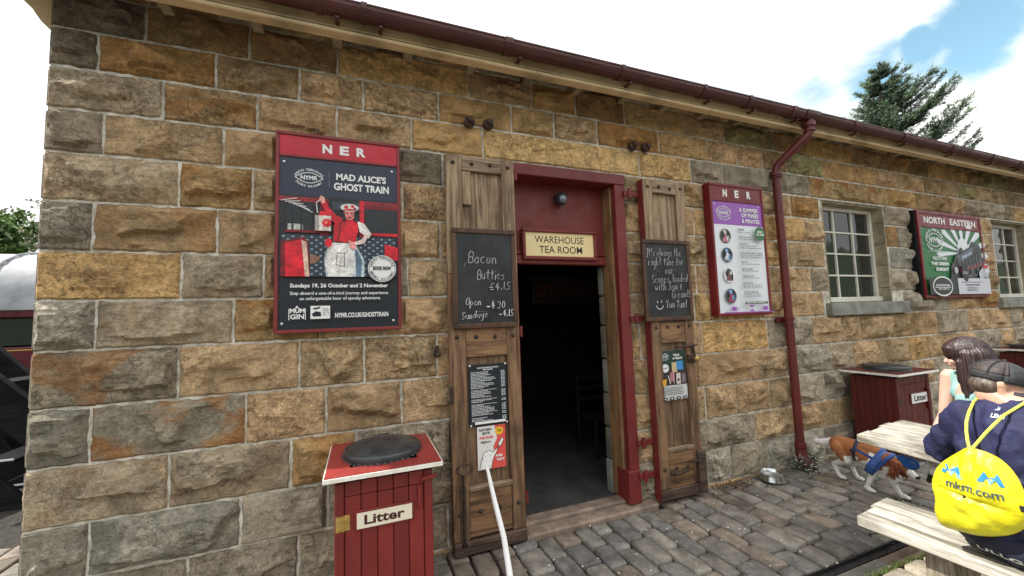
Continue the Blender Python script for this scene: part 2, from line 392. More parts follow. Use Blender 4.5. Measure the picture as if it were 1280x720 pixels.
# joints of each course as image columns of the survey photo, with a tone for every stone between them
COURSE = {
 14: ('', 'b'),
 13: ([183, 312, 421.7, 585.7, 664, 719, 780, 855.6, 904, 966, 1004, 1068, 1108, 1135, 1158.7, 1182, 1208, 1226, 1242, 1258, 1272], 'dbhytobytvbybobyobvvyt'),  # top courses: shade under the eaves put into the brown tones
 12: ([123, 270, 374, 454, 548, 639, 692, 746, 823, 884, 921, 953, 982.5, 1027.5, 1091.7, 1121, 1154, 1175, 1196.6, 1214.6, 1234.5, 1250.7, 1264], 'dOhttyytOyttbvyttbtvttvt'),
 11: ([204, 321.7, 421, 514, 603, 799, 863, 903, 966, 1010.8, 1111, 1144, 1188.4, 1204.7, 1231], 'uhttyYygggpobtgg'),
 10: ([130, 280, 400, 475, 552.8, 590, 846, 905, 987.5, 1023, 1141, 1180, 1222, 1242], 'gtthdgtttogggtto'),
 9: ([224, 316, 420, 503, 560, 620, 867, 930, 1005.5, 1030, 1121, 1160, 1200, 1243], 'uptttdtyytogotgtt'),
 8: ([116.7, 271.7, 360, 450, 550, 600, 840, 880, 940, 985, 1030, 1112, 1150, 1210, 1243], 'GrtttttttytgGgttg'),
 7: ([226.7, 330, 430, 510, 562, 610, 870, 910, 950, 1013, 1035, 1129, 1170, 1215], 'yutgttttytggggt'),
 6: ([120, 291.7, 400, 480, 575, 610, 868, 900, 950, 1029, 1186, 1224, 1262], 'Gupttttyytgtogty'),
 5: ([223, 374, 455, 546, 600, 800, 877, 959, 1014, 1050, 1075, 1112, 1145.7, 1170.5, 1209.5, 1235.4, 1262], 'Pttttttygtttbtgttgy'),
 4: ([113, 307, 407.6, 502, 575, 610, 870, 938, 982, 1037.5, 1066, 1094, 1135.7, 1159.4, 1185, 1215, 1249, 1268], 'GPtttttttguttottgtggtt'),
 3: ([211, 363.7, 445, 565, 600, 830, 881.7, 920, 962, 986, 1030, 1062, 1100, 1150, 1168, 1200, 1235, 1262], 'uupgttttttggtgtgtgtgtt'),
 2: ([111, 301.4, 410, 500, 580, 830, 868, 943, 988, 1048, 1095, 1140, 1180, 1215, 1250], 'GGgggtggtttuggtggtgt'),
 1: ([235, 373, 450, 560, 840, 880, 913, 960, 992, 1030, 1075, 1120, 1165, 1200, 1240], 'gggggwwgwwggwgwggw'),
 0: ([], 'g'),
}
TONE = {'d': (.19, .155, .11, .0), 'b': (.31, .21, .105, .35), 'h': (.33, .22, .11, .6), 'y': (.53, .345, .155, .12), 'Y': (.58, .40, .185, .05), 't': (.475, .325, .18, .12),
        'o': (.44, .27, .11, .7), 'O': (.38, .22, .085, .5), 'v': (.30, .27, .13, .1), 'g': (.37, .31, .225, .05), 'G': (.29, .26, .20, .0), 'u': (.40, .315, .21, .25),
        'p': (.42, .28, .13, .85), 'r': (.38, .27, .15, .5), 'P': (.33, .285, .205, .85), 'w': (.40, .37, .30, .1)}
OPEN = [(1.10, 2.19, -.3, 2.85)]
win_x = [(atY(1025, 250, WALL).x, atY(1103, 259, WALL).x), (atY(1237, 279, WALL).x, atY(1237, 279, WALL).x+1.22)]
WZ0, WZ1 = 1.65, 2.845
for a, b in win_x: OPEN.append((a, b, WZ0, WZ1)); OPEN.append((a-.08, b+.23, 1.497, 1.66))
def clip(x0, x1, z0, z1):
    iv = [(x0, x1)]
    for a, b, c, d in OPEN:
        if min(z1, d)-max(z0, c) < .1: continue
        nv_ = []
        for p, q in iv:
            if q <= a or p >= b: nv_.append((p, q)); continue
            if p < a: nv_.append((p, a))
            if q > b: nv_.append((b, q))
        iv = nv_
    return [i for i in iv if i[1]-i[0] > .045]
_rs = np.random.RandomState(5)
LAT = _rs.rand(256, 256)
def vnoise(x, y):
    xi = np.floor(x).astype(int); yi = np.floor(y).astype(int); fx = x-xi; fy = y-yi
    fx = fx*fx*(3-2*fx); fy = fy*fy*(3-2*fy); g = lambda a, b: LAT[a & 255, b & 255]
    return (g(xi, yi)*(1-fx)+g(xi+1, yi)*fx)*(1-fy)+(g(xi, yi+1)*(1-fx)+g(xi+1, yi+1)*fx)*fy*1.
def fbm(x, y, o=4):
    r = 0; a = .5; 
    for k in range(o): r = r+a*vnoise(x*2**k+13*k, y*2**k+7*k); a *= .5
    return r
def axis_pts(L, cell):
    e = [0, min(.010, L*.1), min(.024, L*.2)]; n = max(2, int(round((L-2*e[2])/cell)))
    mid = list(np.linspace(e[2], L-e[2], n+1)); return np.array(e[:2]+mid+[L-e[1], L])
def prect(tl, br, y): p = atY(*tl, y); q = atY(*br, y); return p.x, q.x, q.z, p.z
# boards are fixed on dressed-back patches: the rock face stays behind them
KEEP = [(*prect((345, 162), (503, 411), 2.765), .022), (*prect((885, 228), (966, 392), 2.745), .014), (*prect((1146, 264), (1237, 370), 2.755), .018), (.56, 1.10, 0, 2.83, .05), (2.20, 2.85, 0, 2.80, .045), (4.02, 4.14, 0, 3.1, .06)]
def rock(x0, x1, z0, z1, seed, far, bulge=None, smoothface=False):
    """one rock faced stone: pitched edges, broken planes, rough centre; returns verts (n,3) and faces"""
    r = np.random.RandomState(seed); gap = .0075 if far < 5 else .009
    cell = .014 if far < 4.2 else (.020 if far < 6.5 else .034)
    a = axis_pts(x1-x0-2*gap, cell); b = axis_pts(z1-z0-2*gap, cell); L = a[-1]; Hh = b[-1]
    A, B = np.meshgrid(a, b, indexing='ij'); ox, oy = r.rand(2)*100
    de = np.minimum(np.minimum(A, L-A), np.minimum(B, Hh-B)); bl = bulge if bulge else r.uniform(.050, .086)
    wob = .45+1.1*fbm(A*7+ox, B*7+oy)
    lo_ = (fbm(A*6+ox, B*7+oy, 3)-.44)*.13
    if not smoothface:
        h = bl+lo_
        for k in range(r.randint(4, 8)):      # flaked facets: each plane slices a corner or an edge away
            th = r.uniform(0, 2*math.pi); ct, sn = math.cos(th), math.sin(th); sup = abs(ct)*L/2+abs(sn)*Hh/2
            d = (A-L/2)*ct+(B-Hh/2)*sn-sup*r.uniform(.05, .70)+.07*(fbm(A*7+oy+k*9, B*7+ox)-.47)
            h = np.minimum(h, bl*r.uniform(.85, 1.2)+lo_*.4-np.maximum(d, 0)*r.uniform(.35, 1.5))
        q = r.uniform(.018, .034); hh = h/q+.9*fbm(A*8+oy, B*12+ox, 3); st_ = np.floor(hh)+np.clip((hh-np.floor(hh))*3.2-2.2, 0, 1)
        h = h*.45+(st_*q-.9*.47*q)*.55
        if r.rand() < .9:       # the broken ledge low on the face
            lev = r.uniform(.08, .34)*Hh+(fbm(A*4.1+ox, A*0+oy)-.45)*.35*Hh+A*r.uniform(-.2, .2)
            h = h-np.clip((lev-B)/.013, 0, 1)*r.uniform(.026, .055)
        h = h+(fbm(A*22+oy, B*34+ox, 4)-.47)*.030
        h = np.maximum(h, .008+.012*fbm(A*30+ox, B*30, 3)); h = np.minimum(h, .001+de*r.uniform(.9, 2.2)*wob)
    else: h = np.minimum(de*2, bl)+(fbm(A*30, B*30+oy, 3)-.5)*.006*np.clip(de/.02, 0, 1)
    h = np.clip(h, .001, .095)
    XX, ZZ = x0+gap+A, z0+gap+B
    for (ra, rb, rc, rd, lim) in KEEP: h = np.where((XX > ra-.02) & (XX < rb+.02) & (ZZ > rc-.02) & (ZZ < rd+.02), np.minimum(h, lim), h)
    jit = lambda s, q: (fbm(q*24+s*17+ox, q*0+oy+s)-.5)*.019
    X = x0+gap+A; Z = z0+gap+B
    wl = np.clip(1-A/.05, 0, 1); wr = np.clip(1-(L-A)/.05, 0, 1); wb = np.clip(1-B/.05, 0, 1); wt = np.clip(1-(Hh-B)/.05, 0, 1)
    X = X+wl*jit(1, B)-wr*jit(2, B); Z = Z+wb*jit(3, A)-wt*jit(4, A)
    n, m = A.shape; Y = WALL-h
    V = np.stack([X, Y, Z], -1).reshape(-1, 3)
    I = np.arange(n*m).reshape(n, m)
    F = np.stack([I[:-1, :-1], I[1:, :-1], I[1:, 1:], I[:-1, 1:]], -1).reshape(-1, 4)
    ring = np.concatenate([I[:, 0], I[-1, 1:], I[-2::-1, -1], I[0, -2:0:-1]])
    sk = V[ring].copy(); sk[:, 1] = WALL+.03; k0 = n*m; K = len(ring); rr = np.arange(K)
    F2 = np.stack([ring, k0+rr, k0+(rr+1) % K, ring[(rr+1) % K]], -1)
    return np.concatenate([V, sk]), np.concatenate([F, F2])
def np_obj(name, V, F, mat, parent, color=None, kind=None, origin=None, sharp=True):
    o3 = V.min(0)*.5+V.max(0)*.5 if origin is None else np.array(origin)
    me = bpy.data.meshes.new(name); n = len(V); k = len(F)
    me.vertices.add(n); me.vertices.foreach_set('co', (V-o3).astype(np.float32).ravel())
    me.loops.add(k*4); me.loops.foreach_set('vertex_index', F.ravel().astype(np.int32)); me.polygons.add(k)
    me.polygons.foreach_set('loop_start', np.arange(0, k*4, 4, dtype=np.int32)); me.polygons.foreach_set('use_smooth', np.ones(k, dtype=bool))
    me.update(calc_edges=True); me.validate()
    if sharp: me.set_sharp_from_angle(angle=math.radians(24))
    me.materials.append(mat); o = bpy.data.objects.new(name, me); C.objects.link(o); o.location = Vector([float(q) for q in o3])
    if color is not None: o.color = color
    if parent is not None: o.parent = parent; o.matrix_parent_inverse = Matrix.Translation(-parent.location)
    if kind: o['kind'] = kind
    return o
stones = []
for ci in range(15):
    z0, z1 = ZS[ci], ZS[ci+1]; zm = (z0+z1)/2; js, tones = COURSE[ci]
    xs = [W0]
    for p in js: xs.append(wx(p, zm))
    xs = [x for x in xs if x < 10.2]; xs.sort()
    r = random.Random(ci*7+1)
    while xs[-1] < W1-.05: xs.append(min(W1, xs[-1]+r.uniform(.3, .62)))
    k = 0
    for a, b in zip(xs, xs[1:]):
        if b-a < .05: continue
        tn = tones[k] if k < len(tones) else r.choice('ttgyugtr'); k += 1
        for p, q in clip(a, b, z0, z1): stones.append((p, q, z0, z1, tn, r.randint(0, 99999)))
# stones in the jambs, narrow strips beside the doorway are cut from the same courses
def area(s):
    c = proj(((s[0]+s[1])/2, WALL, (s[2]+s[3])/2))
    if c is None or c[0] < -60 or c[0] > 1330 or c[1] < -60 or c[1] > 760: return 0
    return (s[1]-s[0])*(s[3]-s[2])*(1/c[2])**2
stones.sort(key=area, reverse=True)
sv, sf, nb = [], [], 0
for i, s in enumerate(stones):
    dist = math.hypot((s[0]+s[1])/2, WALL); r = random.Random(s[5]); t = TONE[s[4]]
    V, F = rock(s[0], s[1], s[2], s[3], s[5] % 100000, dist, bulge=.034 if s[4] in 'Y' else (.045 if s[4] == 'y' else None))
    if i < 296 and area(s) > 0:
        f = r.uniform(.86, 1.16); wm = r.uniform(-.04, .04)
        np_obj('stone', V, F, M_STONE, house, (t[0]*f*(1+wm), t[1]*f, t[2]*f*(1-wm), t[3]*r.uniform(.6, 1)))
    else: sv.append(V); sf.append(F+nb); nb += len(V)
if sv:
    o = np_obj('stonework', np.concatenate(sv), np.concatenate(sf), M_STONE, house, (.30, .22, .13, .1), 'stuff')
# mortar bed, broken at the openings
mb = MB(); T = .35
def wallbox(x0, x1, z0, z1): mb.box(x0, x1, WALL, WALL+T, z0, z1, M_MORTAR)
d0, d1 = OPEN[0][0]+.004, OPEN[0][1]-.004
(wa, wb_), (wc, wd) = win_x
wallbox(W0+.01, d0, -.3, 3.72); wallbox(d0, d1, 2.852, 3.72); wallbox(d1, wa, -.3, 3.72)
wallbox(wa, wb_, WZ1, 3.72); wallbox(wa, wb_, -.3, WZ0-.02); wallbox(wb_, wc, -.3, 3.72)
wallbox(wc, wd, WZ1, 3.72); wallbox(wc, wd, -.3, WZ0-.02); wallbox(wd, W1, -.3, 3.72)
mb.build('mortar_bed', house)
# gable end and back (plain stone courses)
gb = MB()
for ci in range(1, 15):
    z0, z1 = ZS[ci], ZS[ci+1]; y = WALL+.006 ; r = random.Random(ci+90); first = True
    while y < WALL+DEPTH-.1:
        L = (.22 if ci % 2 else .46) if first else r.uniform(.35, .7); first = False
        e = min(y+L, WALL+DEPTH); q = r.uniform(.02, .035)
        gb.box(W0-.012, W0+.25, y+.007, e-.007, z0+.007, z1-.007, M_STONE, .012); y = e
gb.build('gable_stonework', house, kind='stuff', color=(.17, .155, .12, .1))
g2 = MB(); g2.box(W0+.012, W0+.30, WALL+T, WALL+DEPTH, -.3, 3.72, M_MORTAR); g2.box(W1-.3, W1, WALL+T, WALL+DEPTH, -.3, 3.72, M_MORTAR)
g2.prism([(W0+.02, WALL+.05, 3.72), (W0+.02, WALL+DEPTH, 3.72), (W0+.02, WALL+DEPTH/2, 5.15)], (.25, 0, 0), M_MORTAR)
g2.box(W0, W1, WALL+DEPTH, WALL+DEPTH+.3, -.3, 3.72, M_MORTAR)
g2.build('rear_wall', house)
# quoin flakes: limewash left on the corner arrises
# ---- reveals and sills of the windows
for n, (a, b) in enumerate(win_x):
    win = MB(); Y0 = 2.965; R = .02
    # frame
    fz0, fz1 = WZ0+.005, WZ1-.025
    win.box(a+R, a+R+.045, Y0, Y0+.07, fz0, fz1, M_WINPAINT, .004); win.box(b-R-.045, b-R, Y0, Y0+.07, fz0, fz1, M_WINPAINT, .004)
    win.box(a+R+.046, b-R-.046, Y0, Y0+.07, fz1-.05, fz1, M_WINPAINT, .004); win.box(a+R-.0, b-R, Y0-.035, Y0-.002, fz0, fz0+.06, M_WINPAINT, .006)
    win.box(a+R+.046, b-R-.046, Y0, Y0+.07, fz0, fz0+.05, M_WINPAINT, .004)
    wo = win.build('window', house)
    ncol, nrow = 3, 4; gx0, gx1, gz0, gz1 = a+R+.045, b-R-.045, fz0+.06, fz1-.05
    cw = (gx1-gx0)/ncol; rh = (gz1-gz0)/nrow
    for i in range(1, ncol):
        P1('glazing_bar', wo, M_WINPAINT, lambda m, mt: m.box(gx0+cw*i-.011, gx0+cw*i+.011, Y0+.008, Y0+.045, gz0, gz1, mt, .003))
    for j in range(1, nrow):
        P1('glazing_bar', wo, M_WINPAINT, lambda m, mt: m.box(gx0, gx1, Y0+.012, Y0+.041, gz0+rh*j-.010, gz0+rh*j+.010, mt, .003))
    for i in range(ncol):
        for j in range(nrow):
            tl = random.uniform(-.004, .004)
            P1('pane', wo, M_GLASS, lambda m, mt: m.prism([(gx0+cw*i+.008, Y0+.028+tl, gz0+rh*j+.006), (gx0+cw*(i+1)-.008, Y0+.028-tl, gz0+rh*j+.006), (gx0+cw*(i+1)-.008, Y0+.028-tl*.5, gz0+rh*(j+1)-.006), (gx0+cw*i+.008, Y0+.028+tl*.5, gz0+rh*(j+1)-.006)], (0, .003, 0), mt))
    # stone sill and reveal slabs
    P1('window_sill', house, M_SILL, lambda m, mt: m.box(a-.075, b+.225, WALL-.065, WALL+.2, 1.503, 1.648, mt, .008))
    for sx in (a+.001, b-.021):
        z = WZ0+.002
        for k2, hh in enumerate((.17, .28, .27, .27, .205)):
            P1('reveal_stone', house, M_REVEAL, lambda m, mt: m.box(sx, sx+.02, WALL-.004, Y0+.12, z+.003, z+hh-.003, mt, .003)); z += hh
    P1('window_head', house, M_REVEAL, lambda m, mt: m.box(a+.022, b-.022, WALL+.02, Y0+.12, WZ1-.022, WZ1-.002, mt, .002))
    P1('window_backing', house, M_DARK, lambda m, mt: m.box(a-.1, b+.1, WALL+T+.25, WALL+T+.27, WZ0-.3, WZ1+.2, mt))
# ---- eaves: soffit, rafter feet, fascia, gutter, roof
EX0, EX1 = W0-.28, W1+.2
P1('soffit', house, M_SOFFIT, lambda m, mt: m.box(EX0, EX1, 2.61, WALL+.2, 3.585, 3.605, mt))
x = EX0+.35
while x < W1:
    P1('rafter_foot', house, M_SOFFIT, lambda m, mt: m.obox((x, 2.73, 3.545), (.03, 0, 0), (0, .112, 0), (0, .01, .032), mt, .003)); x += .47
def fascia(m, mt):
    m.box(EX0, EX1, 2.555, 2.60, 3.452, 3.60, mt, .004); m.box(EX0, EX1, 2.535, 2.612, 3.425, 3.450, mt, .007); m.box(EX0, EX1, 2.547, 2.553, 3.462, 3.474, mt, .002)
P1('fascia_board', house, M_FASCIA, fascia)
def gutter(m, mt):
    cy, cz, R0 = 2.485, 3.555, .060; ang = [math.pi+math.pi*k/10 for k in range(11)]
    for (xa, xb) in ((EX0-.02, W1+.2),):
        pts = [(cy+R0*math.cos(a), cz+R0*math.sin(a)) for a in ang]; pin = [(cy+(R0-.006)*math.cos(a), cz+(R0-.006)*math.sin(a)) for a in ang][::-1]
        lip = [(cy+R0+.006, cz+.004), (cy+R0+.006, cz+.012), (cy+R0-.012, cz+.012)]; lip2 = [(cy-R0+.012, cz+.012), (cy-R0-.006, cz+.012), (cy-R0-.006, cz+.004)]
        prof = pts+lip+pin+lip2
        m.prism([(xa, p[0], p[1]) for p in prof], (xb-xa, 0, 0), mt)
gut = P1('gutter', house, M_GUT, gutter)
joints = [wx(p, 3.52, 2.45) for p in (398, 455, 636, 778, 880, 937, 992, 1068, 1130, 1190, 1240, 1275)]
def collar(m, mt, x, wd=.05):
    cy, cz, R0 = 2.485, 3.555, .068; pts = [(x-wd/2, cy+R0*math.cos(math.pi+math.pi*k/10), cz+R0*math.sin(math.pi+math.pi*k/10)) for k in range(11)]
    m.prism([(x-wd/2, cy-R0, cz+.017)]+pts+[(x-wd/2, cy+R0, cz+.017)], (wd, 0, 0), mt)
for x in joints+[-.9, 10.2, 11.4, 12.6]:
    P1('gutter_joint', gut, M_GUT, lambda m, mt: collar(m, mt, x, random.choice((.035, .06))))
    P1('gutter_bracket', gut, M_GUT, lambda m, mt: m.obox((x+.10, 2.52, 3.48), (.012, 0, 0), (0, .045, 0), (0, 0, .008), mt, .002))
# roof, low pitched slates behind the gutter
def roofm(m, mt):
    y0, zz0, y1, zz1 = 2.50, 3.575, WALL+DEPTH/2, 5.2
    n = 16
    for k in range(n):
        a0 = k/n; a1 = (k+1)/n
        pa = (y0+(y1-y0)*a0, zz0+(zz1-zz0)*a0+.012); pb = (y0+(y1-y0)*a1, zz0+(zz1-zz0)*a1-.0)
        m.prism([(EX0, pa[0], pa[1]), (EX0, pb[0], pb[1]), (EX0, pb[0], pb[1]-.02), (EX0, pa[0], pa[1]-.02)], (EX1-EX0, 0, 0), mt)
    yb = WALL+DEPTH+.35
    m.prism([(EX0, y1+.002, zz1), (EX0, yb, zz0-.1), (EX0, yb, zz0-.13), (EX0, y1+.002, zz1-.03)], (EX1-EX0, 0, 0), mt)
M_SLATES = mat_dressed('roof_slates', (.10, .095, .10), 1.5)
P1('roof', house, M_SLATES, roofm)
# shaped cream eaves bracket closing the gable end
def brk(m, mt):
    P = []
    for (px, py) in ((25, -4), (33, 3), (40, 10), (46, 19), (51, 26), (57, 32), (63, 36)):
        p = atY(px, py, 2.88); P.append((min(p.x, W0+.004), p.z))
    m.prism([(P[0][0], 2.88, 3.75)]+[(x, 2.88, z) for x, z in P]+[(W0+.006, 2.88, P[-1][1]), (W0+.006, 2.88, 3.75)], (0, .10, 0), mt)
P1('eaves_bracket', house, M_FASCIA, brk)
# ---- downpipe
dp = MB(); px_ = 4.075; RP = .040
top = [(4.245, 2.485, 3.50), (4.245, 2.487, 3.40), (4.235, 2.50, 3.345), (4.20, 2.54, 3.30), (4.11, 2.70, 3.14), (4.08, 2.735, 3.09), (4.075, 2.745, 3.03), (4.075, 2.745, 2.9)]
dp.tube(top, RP, M_PIPE, 16); dp.tube([(4.075, 2.745, 2.95), (4.085, 2.745, .17)], RP, M_PIPE, 16)
pipe = dp.build('downpipe', house, smooth_=True)
for (c, t, h2, rr) in (((4.245, 2.486, 3.455), (0, 0, 1), .05, .056), ((4.245, 2.486, 3.39), (0, 0, 1), .02, .052), ((4.075, 2.745, 3.02), (0, 0, 1), .055, .052), ((4.075, 2.745, 2.98), (0, 0, 1), .018, .058), ((4.08, 2.745, 1.50), (0, 0, 1), .03, .052), ((4.08, 2.745, 1.44), (0, 0, 1), .016, .056), ((4.085, 2.745, .24), (0, 0, 1), .05, .050)):
    P1('pipe_collar', pipe, M_PIPE, lambda m, mt: m.lathe((c[0], c[1], c[2]-h2/2), [(RP, 0), (rr, .004), (rr, h2-.004), (RP, h2)], mt, 20), smooth_=True)
P1('pipe_bracket', pipe, M_PIPE, lambda m, mt: m.box(3.985, 4.175, 2.79, 2.83, 1.46, 1.51, mt, .004))
P1('pipe_shoe', pipe, M_PIPE, lambda m, mt: m.tube([(4.085, 2.745, .20), (4.085, 2.735, .12), (4.085, 2.68, .055)], [.05, .05, .052], mt, 14), smooth_=True)
P1('outlet', gut, M_GUT, lambda m, mt: collar(m, mt, 4.245, .20))
# ---- pairs of iron tie bolts on the wall
for (px, py) in ((587, 152), (611, 155), (792, 182), (808, 184)):
    p = atY(px, py, 2.80); q = MB()
    q.lathe((p.x, 2.83, p.z), [(.040, 0), (.042, .03), (.030, .045), (.022, .05), (.020, .075), (.008, .082)], M_IRON, 14, (0, -1, 0)); q.build('tie_bolt', house, smooth_=True)
p = atY(547, 443, 2.8); q = MB(); q.lathe((p.x, 2.83, p.z), [(.022, 0), (.020, .04), (.012, .05)], M_IRON, 12, (0, -1, 0)); q.box(p.x-.008, p.x+.008, 2.79, 2.83, p.z, p.z+.06, M_IRON); q.build('wall_hook', house)
# ---- doorway: red frame, transom, brown inner posts
FX0, FX1 = 1.100, 2.185
door_frame = P1('door_frame', house, M_REDF, lambda m, mt: (m.box(FX0, FX1, 2.80, 3.0, 2.742, 2.835, mt, .006), m.box(2.07, 2.168, 2.795, 2.855, 0.05, 2.738, mt, .006), m.box(1.104, 1.128, 2.797, 2.855, 0.05, 2.738, mt, .004)))
P1('frame_post', door_frame, M_FRAMEWOOD, lambda m, mt: m.box(2.055, 2.160, 2.857, 3.03, 0.05, 2.738, mt, .006))
P1('frame_post', door_frame, M_FRAMEWOOD, lambda m, mt: m.box(1.104, 1.130, 2.857, 3.04, 0.05, 2.738, mt, .004))
P1('post_foot', door_frame, M_REDF, lambda m, mt: m.box(2.052, 2.172, 2.791, 2.96, .035, .30, mt, .006))
tr = P1('transom_panel', door_frame, M_TRANS, lambda m, mt: (m.box(1.132, 2.053, 2.985, 3.01, 2.12, 2.741, mt), m.box(1.132, 2.053, 2.955, 3.02, 2.045, 2.118, mt, .006), m.box(1.132, 2.053, 2.965, 2.984, 2.128, 2.16, mt, .004)))
# stone jambs of the opening
M_JAMB = mat_dressed('jamb_stone', (.16, .14, .11))
for x0_, x1_ in ((1.02, 1.100), (2.06, 2.183)):
    for k in range(9):
        z0, z1 = ZS[k+1], ZS[k+2]
        P1('jamb_stone', house, M_JAMB if k % 3 else M_SILL, lambda m, mt: m.box(x0_, x1_+random.uniform(-.01, 0), 3.045, 3.13+random.uniform(-.012, .012), z0+.005, z1-.005, mt, .012))
# threshold
P1('threshold', house, M_THRESH, lambda m, mt: m.box(1.10, 2.30, 2.735, 2.858, -.2, .028, mt, .012))
P1('threshold', house, M_THRESH, lambda m, mt: m.box(1.10, 2.12, 2.862, 2.985, -.2, .050, mt, .014))
# ---- interior, seen dimly through the doorway
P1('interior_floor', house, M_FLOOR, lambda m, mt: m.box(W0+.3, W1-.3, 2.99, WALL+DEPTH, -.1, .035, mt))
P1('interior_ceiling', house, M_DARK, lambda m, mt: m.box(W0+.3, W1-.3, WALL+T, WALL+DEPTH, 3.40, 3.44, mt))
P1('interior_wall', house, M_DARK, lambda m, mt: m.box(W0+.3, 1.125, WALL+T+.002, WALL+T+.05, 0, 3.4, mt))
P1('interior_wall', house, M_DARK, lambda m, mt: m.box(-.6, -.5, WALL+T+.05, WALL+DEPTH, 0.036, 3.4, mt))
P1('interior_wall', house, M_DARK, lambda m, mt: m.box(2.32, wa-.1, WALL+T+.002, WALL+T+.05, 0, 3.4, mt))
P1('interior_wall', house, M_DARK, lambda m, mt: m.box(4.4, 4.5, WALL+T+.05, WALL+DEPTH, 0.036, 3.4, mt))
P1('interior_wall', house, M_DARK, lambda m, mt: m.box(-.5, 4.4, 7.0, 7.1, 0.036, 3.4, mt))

# things glimpsed inside
MRC = mat_paint('chair_red_paint', lin(34, 12, 11), .6, .05)
def chair(x, y, lab):
    ro = empty('cafe_chair', (x, y, .036), lab, 'chair', 'chairs inside the tea room')
    for sx in (-.18, .18):
        for sy in (-.18, .18): P1('leg', ro, MRC, lambda m, mt: m.box(x+sx-.016, x+sx+.016, y+sy-.016, y+sy+.016, .036, .45 if sy < 0 else .92, mt, .004))
    P1('seat', ro, MRC, lambda m, mt: m.box(x-.2, x+.2, y-.2, y+.158, .451, .48, mt, .01))
    for z in (.62, .74, .86): P1('back_slat', ro, MRC, lambda m, mt: m.box(x-.162, x+.162, y+.172, y+.19, z-.025, z+.025, mt, .004))
chair(2.55, 3.95, 'dark red wooden chair nearest the right side of the dim doorway'); chair(1.75, 5.0, 'dark red wooden chair deeper inside the dim tea room')

# ---- the two timber door leaves, folded back against the wall
def rivet(parent, x, y, z, r=.015):
    P1('rivet', parent, M_IRON, lambda m, mt: m.lathe((x, y, z), [(r, 0), (r*.95, r*.35), (r*.6, r*.75), (r*.15, r*.95)], mt, 10, (0, -1, 0)), smooth_=True)
def leaf(x0, x1, z0, z1, yf, side, sl, sr):
    th = .065; body = MB(); body.box(x0+.004, x1-.004, yf+.034, yf+th, z0+.004, z1-.004, M_BOARD)
    o = body.build('door_leaf', house, label='brown weathered timber door leaf folded back %s of the doorway' % side)
    def part(nm, mt, *bx, ch=.004): return P1(nm, o, mt, lambda m, q: m.box(*bx, q, ch))
    zc = 1.53
    # stiles, upper half paler
    part('stile', M_WZG, x0, x0+sl, yf, yf+.05, zc+.4, z1); part('stile', M_WZG, x1-sr, x1, yf, yf+.05, zc+.4, z1)
    part('stile', M_WZ, x0, x0+sl, yf, yf+.05, z0+.09, zc+.398); part('stile', M_WZ, x1-sr, x1, yf, yf+.05, z0+.09, zc+.398)
    a, b = x0+sl+.001, x1-sr-.001
    part('rail', M_WXG, a, b, yf+.002, yf+.05, z1-.115, z1); part('rail', M_WX, a, b, yf+.002, yf+.05, 1.335, 1.56)
    part('rail', M_WX, a, b, yf+.002, yf+.05, .115, .415); part('ledge', M_WXG, a-.005, b+.005, yf-.008, yf+.04, .416, .447)
    part('kick_board', M_KICK, x0-.002, x1+.002, yf-.014, yf+.05, z0, z0+.088, ch=.008)
    n = 3
    for (p, q, mtl) in ((1.56, z1-.116, M_WZG), (.448, 1.334, M_BOARD)):
        for k in range(n):
            u0 = a+(b-a)*k/n; u1 = a+(b-a)*(k+1)/n
            part('board', mtl, u0+.0015, u1-.0015, yf+.030+random.uniform(-.003, .003), yf+.045, p+.001, q, ch=.003)
    for z in (z1-.06, zc-.055 if side == 'left' else 1.48):
        for k in range(4): rivet(o, x0+.05+(x1-x0-.1)*k/3, yf, z+random.uniform(-.006, .006))
    for k in range(4): rivet(o, x0+.05+(x1-x0-.1)*k/3, yf, .285+random.uniform(-.008, .008), .016)
    rivet(o, x0+.055, yf, zc+.30); rivet(o, x1-.045, yf, zc+.30)
    return o
LYF = 2.725
LX = (atY(557, 190, LYF).x, atY(641.7, 201, LYF).x); leafL = leaf(LX[0], LX[1], .012, 2.81, LYF, 'left', .115, .10)
P1('patch_block', leafL, M_WZG, lambda m, mt: m.box(LX[0]+.118, LX[0]+.185, LYF+.004, LYF+.03, 2.44, 2.69, mt, .004))
P1('hasp_plate', leafL, M_IRON, lambda m, mt: m.box(LX[0]-.004, LX[0]+.02, LYF-.006, LYF+.02, 1.02, 1.14, mt, .003))
RX = (atY(803, 223, 2.73).x, atY(854.5, 228, 2.73).x); leafR = leaf(RX[0], RX[1], .035, 2.79, 2.73, 'right', .10, .10)
P1('painted_edge', leafR, M_REDF, lambda m, mt: m.box(RX[0]-.010, RX[0]-.003, 2.728, 2.80, .035, 2.79, mt, .002))
for z in (2.66, 1.56, .52, .25):   # hinge straps on the frame, right side
    hp = P1('hinge', door_frame, M_REDF, lambda m, mt: (m.box(2.15, RX[0]-.012, 2.772, 2.792, z-.025, z+.025, mt, .004), m.lathe((2.20, 2.765, z-.045), [(.016, 0), (.016, .09)], mt, 12)))
for z in (2.70, 1.50, .30):
    P1('hinge', door_frame, M_REDF, lambda m, mt: (m.box(LX[1]+.002, LX[1]+.03, 2.74, 2.795, z-.03, z+.03, mt, .004), m.lathe((LX[1]+.02, 2.745, z-.04), [(.013, 0), (.013, .08)], mt, 12)))
